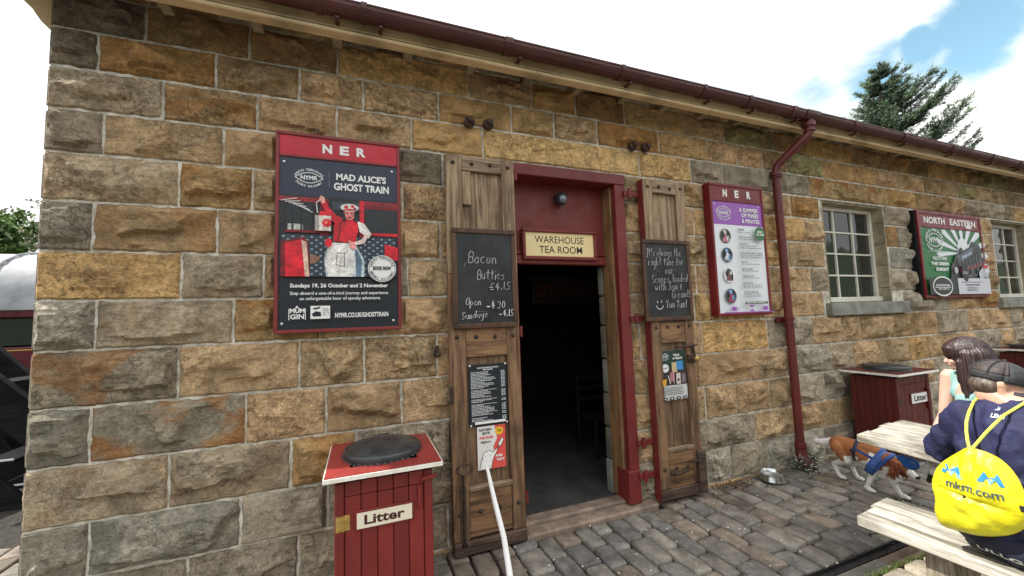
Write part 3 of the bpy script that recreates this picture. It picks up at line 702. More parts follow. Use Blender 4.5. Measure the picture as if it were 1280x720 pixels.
# bolts, latch and knob on the right leaf
def bar(parent, px0, py0, px1, py1, y, r=.009, nm='bolt_bar'):
    a = atY(px0, py0, y); b = atY(px1, py1, y); P1(nm, parent, M_IRON, lambda m, mt: m.tube([a, b], r, mt, 8))
bar(leafR, 846, 434, 871, 431, 2.712); bar(leafR, 866, 430, 868, 442, 2.715); bar(leafR, 839, 592, 861, 588, 2.712); bar(leafR, 843, 593, 856, 590, 2.708, .012)
bar(leafR, 862, 577, 878, 575, 2.70, .008, 'hook_bar'); bar(leafR, 873, 578, 874, 602, 2.70, .007, 'hook_bar')
kp = atY(865, 448, 2.72); P1('latch_plate', leafR, M_IRON, lambda m, mt: m.box(kp.x-.045, kp.x+.045, 2.712, 2.735, kp.z-.035, kp.z+.035, mt, .004))
kp = atY(868, 448, 2.70); P1('knob', leafR, M_BRASS, lambda m, mt: m.lathe((kp.x, 2.712, kp.z), [(.010, 0), (.010, .016), (.020, .022), (.026, .034), (.022, .046), (.010, .052)], mt, 16, (0, -1, 0)), smooth_=True)
P1('corner_strap', leafR, M_KICK, lambda m, mt: m.box(RX[1]-.075, RX[1]+.012, 2.698, 2.729, .04, .40, mt, .006))
# cabin hook with a ring on the left leaf
rc = atY(581, 587, 2.70)
def ringhook(m, mt):
    m.tube([(rc.x+.055*math.cos(t), 2.705, rc.z+.035*math.sin(t)) for t in [2*math.pi*k/20 for k in range(21)]], .0055, mt, 6, False)
    m.tube([(rc.x-.01, 2.708, rc.z-.035), (rc.x-.008, 2.71, .42), (rc.x-.01, 2.71, .08)], .010, mt, 8)
P1('iron_ring_bar', leafL, M_IRON, ringhook)
P1('bar_guide', leafL, M_KICK, lambda m, mt: m.box(rc.x-.03, rc.x+.012, 2.711, 2.728, .07, .46, mt, .004))
# ---- lamp over the door
lp = atY(701, 249, 2.93); lamp = MB()
lamp.lathe((lp.x, 2.984, lp.z+.01), [(.05, 0), (.052, .02), (.045, .03)], M_BLACK, 20, (0, -1, 0))
lamp.build('lamp_base', None, smooth_=True, origin=(lp.x, 2.98, lp.z))
lo_ = bpy.data.objects['lamp_base']; lo_.name = 'bulkhead_lamp'; tag(lo_, 'small round black security lamp on the red panel above the doorway', 'lamp')
P1('lamp_head', lo_, M_BLACK, lambda m, mt: m.ell((lp.x, 2.925, lp.z), (.052, .055, .058), mt, n=20, m=12), smooth_=True)
P1('lamp_lens', lo_, flat((.12, .14, .16), .08, 0, .9, 'lens'), lambda m, mt: m.ell((lp.x-.004, 2.885, lp.z-.012), (.036, .022, .038), mt, n=18, m=10), smooth_=True)

# ============================================================ GROUND
ground = MB(); ground.box(-60, 140, -60, 200, -.5, -.034, M_JOINT); g = ground.build('ground', kind='structure', origin=(0, 0, -.034))
pav = empty('cobbled_pavement', (2, 1.5, -.03), kind='structure')
def sett(x0, x1, y0, y1, z, seed, cell=4):
    r = np.random.RandomState(seed); g_ = r.uniform(.0045, .0095); x0 += g_; x1 -= g_; y0 += g_; y1 -= g_
    n = 7; m_ = 8; u = np.array([-1, -.93, -.72, 0, .72, .93, 1.]); v = np.array([-1, -.95, -.78, -.3, .3, .78, .95, 1.])
    U, V_ = np.meshgrid(u, v, indexing='ij'); cr_ = .09
    rr = np.maximum(np.abs(U), np.abs(V_)); sx = 1-cr_*(np.abs(V_)**6); sy = 1-cr_*.8*(np.abs(U)**6)
    X = (x0+x1)/2+(x1-x0)/2*U*sx+r.uniform(-.005, .005)*V_; Y = (y0+y1)/2+(y1-y0)/2*V_*sy+r.uniform(-.006, .006)*U
    ox = r.rand()*50; X = X+(fbm(V_*1.7+ox, U*0+3)-.5)*.012*np.abs(U); Y = Y+(fbm(U*1.7+ox, V_*0+9)-.5)*.016*np.abs(V_)
    edge = np.clip((rr-.84)/.16, 0, 1); Z = z-.010*edge**2+.002*(1-rr**2)+(fbm(X*25+ox, Y*25)-.5)*.007+r.uniform(-.004, .004)*U+r.uniform(-.004, .004)*V_
    Vv = np.stack([X, Y, Z], -1).reshape(-1, 3); I = np.arange(n*m_).reshape(n, m_)
    F = np.stack([I[:-1, :-1], I[1:, :-1], I[1:, 1:], I[:-1, 1:]], -1).reshape(-1, 4)
    ring = np.concatenate([I[:, 0], I[-1, 1:], I[-2::-1, -1], I[0, -2:0:-1]]); sk = Vv[ring].copy(); sk[:, 2] = -.05; K = len(ring); q = np.arange(K)
    return np.concatenate([Vv, sk]), np.concatenate([F, np.stack([ring, n*m_+q, n*m_+(q+1) % K, ring[(q+1) % K]], -1)])
DR0, DR1 = 1.645, 1.705     # the drain channel across the yard
setts = []; r = random.Random(31)
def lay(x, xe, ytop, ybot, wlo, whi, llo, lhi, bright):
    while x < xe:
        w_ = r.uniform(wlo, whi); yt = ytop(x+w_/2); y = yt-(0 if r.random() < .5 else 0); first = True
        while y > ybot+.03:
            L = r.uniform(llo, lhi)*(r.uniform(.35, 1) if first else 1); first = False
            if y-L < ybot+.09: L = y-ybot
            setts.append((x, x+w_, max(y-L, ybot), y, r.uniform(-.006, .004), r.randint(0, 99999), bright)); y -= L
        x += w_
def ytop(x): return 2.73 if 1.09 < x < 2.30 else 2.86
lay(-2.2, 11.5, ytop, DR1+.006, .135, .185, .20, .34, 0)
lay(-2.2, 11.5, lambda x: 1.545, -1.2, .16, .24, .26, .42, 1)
lay(-4.6, -2.25, lambda x: 4.3, -1.2, .15, .2, .25, .4, 0)
def sarea(s):
    c = proj(((s[0]+s[1])/2, (s[2]+s[3])/2, 0))
    if c is None or not (-30 < c[0] < 1310 and 380 < c[1] < 745): return 0
    return (s[1]-s[0])*(s[3]-s[2])/c[2]**3
setts.sort(key=sarea, reverse=True); sv, sf, nb = [], [], 0
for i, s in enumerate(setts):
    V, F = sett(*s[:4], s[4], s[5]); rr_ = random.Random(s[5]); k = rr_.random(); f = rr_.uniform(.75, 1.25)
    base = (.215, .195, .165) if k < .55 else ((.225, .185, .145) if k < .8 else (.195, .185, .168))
    if s[6]: base = (.34, .30, .24); f = rr_.uniform(.85, 1.15)  # setts on the near side of the drain painted paler, as sunlit
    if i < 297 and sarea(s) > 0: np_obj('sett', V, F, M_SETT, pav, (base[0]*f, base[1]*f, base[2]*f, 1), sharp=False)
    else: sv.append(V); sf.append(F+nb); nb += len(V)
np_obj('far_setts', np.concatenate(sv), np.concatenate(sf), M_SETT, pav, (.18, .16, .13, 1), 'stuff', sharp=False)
# drain channel and stone edging
M_CHAN = mat_noise('drain_iron', (.02, .02, .022), (.055, .05, .048), 20., .5, .3)
P1('drain_channel', pav, M_CHAN, lambda m, mt: (m.box(-2.2, 11.5, DR0, DR1, -.1, -.026, mt), m.box(-2.2, 11.5, DR1-.006, DR1+.004, -.05, -.003, mt), m.box(-2.2, 11.5, DR0-.004, DR0+.006, -.05, -.003, mt)))
x = -2.2; r = random.Random(4)
while x < 11:
    L = r.uniform(.7, 1.1); P1('edging_stone', pav, M_THRESH if r.random() < .4 else M_SILL, lambda m, mt: m.box(x+.003, x+L-.003, 1.553, DR0-.007, -.1, -.002+r.uniform(-.003, .003), mt, .008)); x += L
# white grit and petals lying on the setts
gr = MB(); r = random.Random(9); MG = flat((.75, .73, .68), .7, name='grit')
for k in range(420):
    gx, gy = r.uniform(.6, 6.5), r.uniform(1.0, 2.82); s_ = r.uniform(.0018, .0045); gr.obox((gx, gy, r.uniform(-.006, .004)), (s_, s_*.3, 0), (-s_*.3, s_, 0), (0, 0, s_*.7), MG)
gr.build('grit', pav, kind='stuff')
# leaf litter by the wall foot
dl = MB(); ML = flat(lin(120, 84, 50), .8, name='dry_leaf'); ML2 = flat(lin(70, 52, 36), .8, name='dry_leaf')
for k in range(240):
    gx = r.gauss(3.2, .22); gy = 2.83-abs(r.gauss(0, .10)); a = r.uniform(0, 6.28); s_ = r.uniform(.006, .02); b_ = s_*r.uniform(.25, .6)
    dl.add([(gx+s_*math.cos(a), gy+s_*math.sin(a), .006+r.uniform(0, .012)), (gx-b_*math.sin(a), gy+b_*math.cos(a), .010), (gx-s_*math.cos(a), gy-s_*math.sin(a), .006+r.uniform(0, .012)), (gx+b_*math.sin(a), gy-b_*math.cos(a), .004)], [(0, 1, 2, 3)], r.choice((ML, ML2)))
dl.build('leaf_litter', recalc=False, kind='stuff', label='dry brown leaves and dirt along the foot of the wall', cat='leaves')
# tufts of grass beside the drain
gt = MB(); MGR = flat((.10, .17, .035), .7, name='grass_blade'); MGR2 = flat((.16, .20, .06), .7, name='grass_blade')
for k in range(900):
    gx = r.gauss(2.95, .22) if k < 450 else r.uniform(1.5, 5); gy = 1.55+r.gauss(0, .012); h = r.uniform(.008, .028); a = r.uniform(0, 6.28); dx, dy = math.cos(a)*.002, math.sin(a)*.002
    gt.add([(gx-dx, gy-dy, -.01), (gx+dx, gy+dy, -.01), (gx+r.uniform(-.012, .012), gy+r.uniform(-.012, .012), h)], [(0, 1, 2)], r.choice((MGR, MGR2)))
gt.build('grass', recalc=False, kind='stuff', label='short green grass growing in the joint by the drain', cat='grass')
# ============================================================ PRINTED AND WRITTEN THINGS
TXT = {}
def text_geo(s, bold):
    key = (s, bold)
    if key not in TXT:
        cu = bpy.data.curves.new('t', 'FONT'); cu.body = s; cu.size = 1; cu.offset = bold; cu.resolution_u = 3; cu.fill_mode = 'FRONT'
        ob = bpy.data.objects.new('t', cu); me = bpy.data.meshes.new_from_object(ob)
        vs = np.array([v.co[:] for v in me.vertices]) if len(me.vertices) else np.zeros((1, 3)); fs = [tuple(p.vertices) for p in me.polygons]
        bpy.data.objects.remove(ob); bpy.data.curves.remove(cu); bpy.data.meshes.remove(me); TXT[key] = (vs, fs)
    return TXT[key]
def photo(col):      # printed halftone picture: the ink varies inside each area
    key = ('photo', tuple(round(c, 4) for c in col))
    if key not in MATS:
        m, t, b = new_mat('photo_print'); v = coords(t, rnd=False); n1 = noise(t, v, 42., 6., .7, 1.2); n2 = noise(t, v, 9., 4., .6, .6)
        c = scale_col(t, tuple(col), mth(t, 'MULTIPLY', smooth(t, n1, .32, .68, .68, 1.25), smooth(t, n2, .3, .7, .7, 1.25))); t.links.new(c, b.inputs['Base Color']); b.inputs['Roughness'].default_value = .42; MATS[key] = m
    return MATS[key]
class Sheet:
    """flat print on a board: origin at the top left corner, U to the right, V down, N outwards"""
    def __init__(s, o, U, V, N, step=.0007):
        s.o, s.U, s.V, s.N = map(Vector, (o, U, V, N)); s.W = s.U.length; s.H = s.V.length; s.N.normalize(); s.mb = MB(); s.k = 1; s.step = step; s.bend = None; s.photo = False
    def P(s, u, v):
        d = s.bend(u, v) if s.bend else 0
        return s.o+s.U*u+s.V*v+s.N*(s.k*s.step+d)
    def poly(s, pts, col, mat=None):
        s.mb.add([s.P(*p) for p in pts], [tuple(range(len(pts)))], mat or (photo(col) if s.photo else flat(col, .42, name='print'))); s.k += 1; return s
    def rect(s, u0, v0, u1, v1, col, mat=None): return s.poly([(u0, v0), (u1, v0), (u1, v1), (u0, v1)], col, mat)
    def ell(s, cu_, cv, ru, rv, col, n=28, rot=0):
        a = s.W/s.H; P = []
        for k in range(n):
            t = 2*math.pi*k/n; x = ru*math.cos(t); y = rv*math.sin(t)
            x2 = x*math.cos(rot)-y*math.sin(rot); y2 = x*math.sin(rot)+y*math.cos(rot); P.append((cu_+x2, cv+y2*a))
        return s.poly(P, col)
    def ring(s, cu_, cv, ru, rv, wd, col, n=32, t0=0, t1=2*math.pi):
        a = s.W/s.H; vs = []; fs = []
        for k in range(n+1):
            t = t0+(t1-t0)*k/n
            for q in (0, wd): vs.append(s.P(cu_+(ru-q)*math.cos(t), cv+(rv-q)*math.sin(t)*a))
        for k in range(n): fs.append((2*k, 2*k+1, 2*k+3, 2*k+2))
        s.mb.add(vs, fs, flat(col, .42, name='print')); s.k += 1
    def line(s, pts, wd, col, mat=None):
        a = s.W/s.H
        for (u0, v0), (u1, v1) in zip(pts, pts[1:]):
            dx, dy = (u1-u0), (v1-v0)/a; L = math.hypot(dx, dy) or 1e-6; nx, ny = -dy/L*wd/2, dx/L*wd/2
            ex, ey = dx/L*wd*.35, dy/L*wd*.35
            s.mb.add([s.P(u0-ex+nx, v0+(-ey+ny)*a), s.P(u1+ex+nx, v1+(ey+ny)*a), s.P(u1+ex-nx, v1+(ey-ny)*a), s.P(u0-ex-nx, v0+(-ey-ny)*a)], [(0, 1, 2, 3)], mat or flat(col, .42, name='print'))
        s.k += 1
    def text(s, st, u0, v0, u1, v1, col, bold=0., keep=False, mat=None, skew=0):
        vs, fs = text_geo(st, bold); x0, y0 = vs[:, 0].min(), vs[:, 1].min(); x1, y1 = vs[:, 0].max(), vs[:, 1].max()
        sx, sy = (u1-u0)/max(x1-x0, 1e-6), (v1-v0)/max(y1-y0, 1e-6)
        s.mb.add([s.P(u0+(x-x0)*sx+skew*(y-y0)*sx, v1-(y-y0)*sy) for x, y, _ in vs], fs, mat or flat(col, .42, name='print')); s.k += 1
    def arc(s, st, cu_, cv, ru, rv, t0, t1, hgt, col, bold=.01, inside=False):
        a = s.W/s.H; n = len(st)
        for i, ch in enumerate(st):
            if ch == ' ': continue
            t = t0+(t1-t0)*(i+.5)/n; vs, fs = text_geo(ch, bold); mx_ = (vs[:, 0].max()+vs[:, 0].min())/2
            tx, ty = -ru*math.sin(t)*(1 if t1 > t0 else -1), rv*math.cos(t)*(1 if t1 > t0 else -1); L = math.hypot(tx, ty); tx /= L; ty /= L
            ux, uy = ty, -tx
            pts = [(cu_+ru*math.cos(t)+(x-mx_)*hgt*tx+y*hgt*ux, cv+(rv*math.sin(t)+(x-mx_)*hgt*ty+y*hgt*uy)*a) for x, y, _ in vs]
            s.mb.add([s.P(*p) for p in pts], fs, flat(col, .42, name='print'))
        s.k += 1
    def logo(s, cu_, cv, r, col, bg=None):   # the railway's eye shaped badge with its two arcs of lettering
        a = s.W/s.H; up = [(cu_-r+2*r*k/12, cv-a*r*.42*math.sin(math.pi*k/12)) for k in range(13)]; dn = [(cu_+r-2*r*k/12, cv+a*r*.42*math.sin(math.pi*k/12)) for k in range(13)]
        s.line(up+dn[1:]+[up[0]], r*.085, col)
        s.text('NYMR', cu_-r*.60, cv-a*r*.17, cu_+r*.60, cv+a*r*.17, col, .03)
        s.arc('NORTH YORKSHIRE', cu_, cv+a*r*.55, r*1.12, r*1.12, math.radians(215), math.radians(325), r*.24, col, .02)
        s.arc('MOORS RAILWAY', cu_, cv-a*r*.52, r*1.30, r*1.30, math.radians(137), math.radians(43), r*.24, col, .02)
    def lines(s, u0, v0, u1, v1, n, col, seed=1, fill=.45, lo=.5):   # blocks of very small print, too small to be read in the photo
        r = random.Random(seed); h = (v1-v0)/n
        for i in range(n):
            u = u0; e = u0+(u1-u0)*r.uniform(lo, 1); P = []
            while u < e:
                w_ = min(r.uniform(.02, .07)*(1), e-u); s.mb.add([s.P(u, v0+i*h), s.P(u+w_, v0+i*h), s.P(u+w_, v0+i*h+h*fill), s.P(u, v0+i*h+h*fill)], [(0, 1, 2, 3)], flat(col, .42, name='print')); u += w_+.012
        s.k += 1
    def done(s, name, parent, **k): return s.mb.build(name, parent, recalc=False, **k)
def quadpx(a, b, y):     # rectangle on the plane Y=y through two opposite image corners (top left, bottom right)
    p = atY(*a, y); q = atY(*b, y); return p.x, q.x, q.z, p.z
def mean_rect(tl, tr, bl, br, y):
    P = [atY(*c, y) for c in (tl, tr, bl, br)]
    return (P[0].x+P[2].x)/2, (P[1].x+P[3].x)/2, (P[2].z+P[3].z)/2, (P[0].z+P[1].z)/2
WHITE = (.80, .80, .79); INK = lin(26, 32, 40); NAVY = lin(36, 46, 66)
def sign_case(x0, x1, z0, z1, yf, yb, fr, hh, mfr, mhead, label, name='poster_board'):
    """a framed enamel board: backing box, frame sticks, header panel; returns root and the poster rectangle"""
    root = P1(name, None, mfr, lambda m, mt: m.box(x0+.004, x1-.004, yf+.018, yb, z0+.004, z1-.004, mt, .003), label=label, cat='poster board')
    for bx in ((x0, x1, z1-fr, z1), (x0, x1, z0, z0+fr)): P1('frame', root, mfr, lambda m, mt: m.box(bx[0], bx[1], yf, yb-.004, bx[2], bx[3], mt, .004))
    for bx in ((x0, x0+fr), (x1-fr, x1)): P1('frame', root, mfr, lambda m, mt: m.box(bx[0], bx[1], yf+.001, yb-.006, z0+fr+.001, z1-fr-.001, mt, .004))
    P1('divider', root, mfr, lambda m, mt: m.box(x0+fr+.001, x1-fr-.001, yf+.003, yf+.018, z1-hh-fr*.5, z1-hh+fr*.2, mt, .003))
    P1('header_board', root, mhead, lambda m, mt: m.box(x0+fr, x1-fr, yf+.009, yf+.020, z1-hh+.004, z1-fr, mt))
    return root, (x0+fr, x1-fr, z0+fr, z1-hh-fr*.5)
def sheet_on(rect, y, N=(0, -1, 0)):
    x0, x1, z0, z1 = rect; return Sheet((x0, y, z1), (x1-x0, 0, 0), (0, 0, z0-z1), N)
def screws(root, rect, y, pts):
    x0, x1, z0, z1 = rect
    for u, v in pts:
        P1('screw', root, M_SCREW, lambda m, mt: m.lathe((x0+(x1-x0)*u, y, z1+(z0-z1)*v), [(.0075, -.002), (.0075, .002), (.004, .004)], mt, 12, (0, -1, 0)))
# ---- 1: the ghost train poster
RED = lin(214, 24, 44); DRED = lin(120, 14, 26); PALE = lin(226, 220, 216)
r1 = mean_rect((345, 160), (499, 182), (341, 418), (503, 411), 2.765)
root, pr = sign_case(*r1, 2.765, 2.822, .022, .155, M_SIGNFR, M_SIGNRED, 'dark ghost train poster with woman in red under a red NER header')
hs_ = sheet_on((r1[0]+.02, r1[1]-.02, r1[3]-.155, r1[3]-.02), 2.774)
for ch, c_ in (('N', .385), ('E', .53), ('R', .675)): hs_.mb = MB(); hs_.text(ch, c_-.04, .28, c_+.04, .74, WHITE, .045); hs_.done('letter', root)
s = sheet_on(pr, 2.778); s.rect(0, 0, 1, 1, INK); s.rect(0, 0, 1, .225, NAVY)
s.logo(.235, .115, .115, WHITE); s.line([(.40, .065), (.40, .165)], .004, lin(120, 130, 150))
s.text('MAD ALICE\'S', .46, .072, .90, .115, WHITE, .035); s.text('GHOST TRAIN', .44, .132, .925, .178, WHITE, .035)
# photograph on the poster: compartment, windows, seats, tartan, figure with a lamp
s.photo = True; s.rect(0, .225, 1, .70, lin(30, 30, 36)); s.rect(0, .235, 1, .262, lin(150, 30, 40)); s.rect(.40, .235, .66, .445, lin(24, 28, 34)); s.rect(.43, .25, .66, .30, lin(64, 72, 82))
s.rect(.66, .235, .70, .46, RED); s.rect(.70, .262, 1, .284, DRED); s.rect(.71, .285, .985, .44, lin(34, 38, 44)); s.rect(.70, .43, 1, .448, RED)
s.rect(.06, .285, .26, .43, lin(36, 42, 46)); s.rect(.07, .395, .19, .43, lin(190, 190, 180)); s.rect(.10, .30, .115, .43, INK); s.rect(.17, .30, .185, .43, INK)
s.rect(.05, .43, .34, .445, DRED); s.rect(.33, .24, .40, .46, DRED)
for k in range(6): s.line([(.02+.03*k, .262+.006*k), (.14+.025*k, .245+.016*k)], .008, lin(200, 200, 196))
s.rect(.02, .46, .98, .70, lin(44, 54, 66))
rr_ = random.Random(3)
for i in range(26):
    for j in range(13):
        u, v = .03+i*.037, .465+j*.018
        if (i+j) % 2 == 0: s.mb.add([s.P(u, v), s.P(u+.020, v), s.P(u+.020, v+.010), s.P(u, v+.010)], [(0, 1, 2, 3)], flat(lin(132, 152, 168), .42, name='print'))
s.k += 1
s.poly([(.02, .50), (.20, .47), (.235, .50), (.25, .70), (.02, .70)], DRED); s.poly([(.05, .51), (.19, .485), (.22, .70), (.06, .70)], RED); s.poly([(.18, .49), (.22, .50), (.245, .70), (.21, .70)], lin(225, 190, 170))
s.poly([(.25, .57), (.34, .585), (.30, .62), (.25, .63)], lin(150, 110, 90)); s.poly([(.88, .50), (1, .52), (1, .60), (.88, .59)], RED)
s.poly([(.38, .70), (.36, .60), (.40, .50), (.62, .50), (.70, .60), (.70, .70)], lin(190, 200, 206)); s.poly([(.40, .70), (.37, .62), (.41, .50), (.58, .50), (.63, .60), (.60, .70)], lin(238, 236, 232))
s.poly([(.62, .52), (.68, .60), (.67, .70), (.63, .70)], lin(90, 120, 140)); s.line([(.47, .56), (.53, .56), (.53, .64), (.46, .63), (.47, .56)], .006, lin(120, 110, 110)); s.line([(.48, .68), (.50, .60), (.56, .54)], .005, lin(170, 160, 160))
s.poly([(.44, .49), (.44, .40), (.48, .35), (.56, .345), (.64, .37), (.65, .42), (.62, .50)], RED); s.line([(.50, .38), (.48, .48)], .008, INK)
s.poly([(.47, .40), (.39, .345), (.34, .27), (.31, .235), (.36, .235), (.40, .29), (.46, .335), (.52, .355)], RED); s.poly([(.32, .245), (.335, .222), (.365, .235), (.37, .265), (.34, .27)], lin(236, 170, 160))
s.poly([(.64, .365), (.70, .38), (.765, .44), (.74, .47), (.66, .43)], PALE); s.poly([(.74, .45), (.70, .50), (.60, .515), (.59, .50), (.68, .475), (.71, .44)], lin(232, 200, 196)); s.poly([(.56, .48), (.62, .50), (.63, .54), (.58, .53)], lin(232, 150, 146))
s.ell(.575, .325, .052, .058, lin(222, 130, 120)); s.poly([(.52, .335), (.51, .37), (.545, .365), (.53, .31)], INK); s.poly([(.62, .30), (.65, .36), (.62, .38), (.61, .33)], INK)
s.ell(.575, .288, .078, .036, PALE); s.ell(.545, .285, .018, .014, RED); s.ell(.60, .280, .016, .013, RED); s.ell(.62, .295, .014, .011, DRED); s.ell(.575, .300, .05, .008, RED)
for du in (-.02, .018): s.ell(.575+du, .322, .007, .006, INK)
s.ell(.575, .348, .014, .006, DRED)
s.line([(.335, .25), (.30, .27), (.31, .33)], .007, PALE); s.poly([(.29, .345), (.42, .345), (.42, .435), (.29, .435)], lin(216, 206, 196)); s.poly([(.33, .32), (.39, .32), (.40, .345), (.32, .345)], RED); s.ell(.385, .388, .038, .038, RED); s.ell(.378, .385, .016, .016, lin(250, 120, 110)); s.poly([(.29, .345), (.32, .345), (.32, .435), (.29, .435)], lin(160, 150, 145))
s.ell(.40, .505, .03, .04, RED); s.photo = False
s.ell(.855, .652, .125, .125, WHITE); s.ring(.855, .652, .118, .118, .005, INK); s.arc('NORTH YORKSHIRE', .855, .652, .088, .088, math.radians(190), math.radians(350), .030, INK, .01)
s.arc('MOORS RAILWAY', .855, .652, .108, .108, math.radians(165), math.radians(15), .030, INK, .01); s.text('BOOK NOW', .775, .638, .935, .662, INK, .05, skew=0)
s.text('Sundays 19, 26 October and 2 November', .10, .742, .905, .772, WHITE, .03)
s.text('Step aboard a one-of-a-kind journey and experience', .10, .788, .905, .812, WHITE, .012); s.text('an unforgettable hour of spooky adventure.', .175, .818, .84, .842, WHITE, .012)
s.text('MUM', .10, .882, .215, .908, WHITE, .05); s.text('GIN', .105, .914, .21, .942, WHITE, .03); s.line([(.095, .945), (.095, .885)], .006, WHITE); s.line([(.22, .945), (.22, .885)], .006, WHITE); s.poly([(.14, .880), (.155, .866), (.17, .880)], WHITE)
s.rect(.26, .87, .415, .943, WHITE); s.poly([(.28, .93), (.27, .915), (.30, .90), (.34, .905), (.345, .93)], INK); s.ell(.30, .885, .02, .008, INK); s.ell(.325, .88, .012, .008, INK); s.lines(.355, .886, .41, .93, 4, lin(120, 120, 124), 3, .3, .9)
s.text('NYMR.CO.UK/GHOSTTRAIN', .455, .912, .905, .94, WHITE, .03)
s.done('poster', root); screws(root, pr, 2.776, ((.035, .03), (.955, .03), (.03, .50), (.955, .50), (.03, .965), (.955, .965)))
# ---- 2: purple summer poster
PUR = lin(150, 88, 176); GRN = lin(46, 110, 66)
r2 = mean_rect((885, 226), (953, 236), (900, 396), (966, 392), 2.745)
root, pr = sign_case(*r2, 2.745, 2.835, .026, .165, M_SIGNRED2, M_SIGNRED2, 'narrow white and purple summer poster under a maroon NER header')
hs_ = sheet_on((r2[0]+.02, r2[1]-.02, r2[3]-.165, r2[3]-.02), 2.754)
for ch, c_ in (('N', .27), ('E', .50), ('R', .74)): hs_.mb = MB(); hs_.text(ch, c_-.04, .24, c_+.04, .76, WHITE, .045); hs_.done('letter', root)
s = sheet_on(pr, 2.758); s.rect(0, 0, 1, 1, lin(226, 230, 234)); s.rect(0, 0, 1, .21, PUR); s.logo(.215, .105, .145, WHITE); s.line([(.45, .04), (.45, .19)], .004, lin(190, 150, 205))
s.text('A SUMMER', .52, .045, .915, .085, WHITE, .03); s.text('OF PIXIES', .56, .095, .91, .133, WHITE, .03); s.text('& PIRATES', .56, .148, .925, .186, WHITE, .03)
for k, (cv, c1, c2, c3) in enumerate(((.315, lin(70, 84, 60), PALE, lin(208, 120, 150)), (.485, lin(50, 56, 62), lin(120, 150, 190), lin(200, 205, 215)), (.665, lin(232, 232, 232), lin(70, 66, 66), lin(120, 80, 76)), (.85, lin(70, 78, 84), lin(130, 160, 210), lin(170, 70, 90)))):
    s.photo = True; s.ell(.21, cv, .105, .105, c1); s.poly([(.15, cv+.05), (.17, cv-.01), (.22, cv-.02), (.26, cv+.01), (.27, cv+.055)], c3); s.ell(.20, cv-.035, .035, .035, c2); s.ell(.255, cv+.02, .03, .04, c2); s.ell(.165, cv-.01, .022, .04, INK); s.line([(.24, cv-.05), (.28, cv+.0), (.25, cv+.04)], .012, INK); s.photo = False
g1 = lin(70, 72, 78)
s.text('PIXIES', .44, .245, .56, .262, g1, .04); s.text('19 July - 31 August', .44, .27, .68, .288, g1, .02)
yy = .315
for hd, n_ in (('FAIRY FLUTTERS', 1), ('PIXIE ARTS', 2), ('STORYTELLER MARTY FAIRIES', 2), ('PIRATES', 1), ('PIRATE GAMES', 1), ('TREASURE HUNT', 1), ('MAGIC HOOTS', 2), ('THE SHIP PIRATES', 2)):
    s.text(hd, .44, yy, min(.44+.018*len(hd), .93), yy+.014, g1, .03); s.lines(.44, yy+.021, .90, yy+.021+.018*n_, n_, lin(120, 122, 128), int(yy*999), .42, .7); yy += .044+.019*n_
s.ell(.855, .285, .105, .105, GRN); s.text('KIDS', .80, .258, .91, .278, WHITE, .05); s.text('GO FREE', .775, .285, .935, .303, WHITE, .05)
s.rect(.44, .905, .90, .926, lin(50, 90, 64)); s.lines(.47, .911, .87, .924, 1, WHITE, 8, .5, .95)
for cu_ in (.22, .83):
    s.ell(cu_, .965, .05, .03, PUR)
    for k in range(8):
        a = math.pi*2*k/8+.39; s.poly([(cu_+.055*math.cos(a-.2), .965+.018*math.sin(a-.2)), (cu_+.14*math.cos(a), .962+.026*math.sin(a)), (cu_+.055*math.cos(a+.2), .965+.018*math.sin(a+.2))], PUR)
s.poly([(.48, .935), (.60, .935), (.54, .96)], PUR); s.poly([(.48, .99), (.60, .99), (.54, .968)], PUR); s.rect(0, .992, 1, 1, PUR)
s.done('poster', root); screws(root, pr, 2.756, ((.045, .025), (.93, .025), (.045, .5), (.95, .5)))
# ---- 3: green steam engine board
r3 = mean_rect((1146, 262), (1226, 271), (1158, 374), (1237, 370), 2.755)
root, pr = sign_case(*r3, 2.755, 2.828, .045, .20, M_SIGNRED2, M_SIGNRED2, 'wide green steam engine poster under NORTH EASTERN between the two windows')
P1('gap_shadow', root, M_BLKWOOD, lambda m, mt: m.box(r3[0]-.045, r3[0]-.002, 2.775, 2.85, r3[2]+.01, r3[3]-.01, mt))  # black strip standing in for the shadow in the gap beside the case
hs_ = sheet_on((r3[0]+.04, r3[1]-.04, r3[3]-.19, r3[3]-.05), 2.764)
hs_.text('NORTH', .08, .18, .41, .82, WHITE, .03); hs_.done('lettering', root); hs_.mb = MB(); hs_.text('EASTERN', .49, .18, .93, .82, WHITE, .03); hs_.done('lettering', root)
s = sheet_on(pr, 2.768); G3 = lin(40, 112, 62); s.rect(0, 0, 1, 1, G3)
rays = lin(226, 230, 236)
for k in range(9):
    a = math.pi*(-.02+k*1.04/8); L = .40 if k not in (4,) else .30
    ax, ay = .66, .36; a0, a1 = a-.095, a+.095
    s.poly([(ax-.09*math.cos(a0), ay-.09*1.2*math.sin(a0)), (ax-L*math.cos(a0*.96+.04), ay-L*1.15*math.sin(a0)), (ax-(L+.04)*math.cos(a), ay-(L+.04)*1.15*math.sin(a)), (ax-L*math.cos(a1), ay-L*1.15*math.sin(a1)), (ax-.09*math.cos(a1), ay-.09*1.2*math.sin(a1))], rays)
s.ell(.66, .33, .10, .12, rays)
s.rect(-.0, -.0, .02, 1, G3)
s.logo(.20, .185, .135, WHITE); s.line([(.06, .36), (.36, .36)], .004, lin(140, 180, 150)); s.text('RESTORE', .14, .435, .36, .485, WHITE, .02); s.text('THE GREEN', .10, .515, .38, .565, WHITE, .05); s.text('KNIGHT', .17, .60, .37, .65, WHITE, .05)
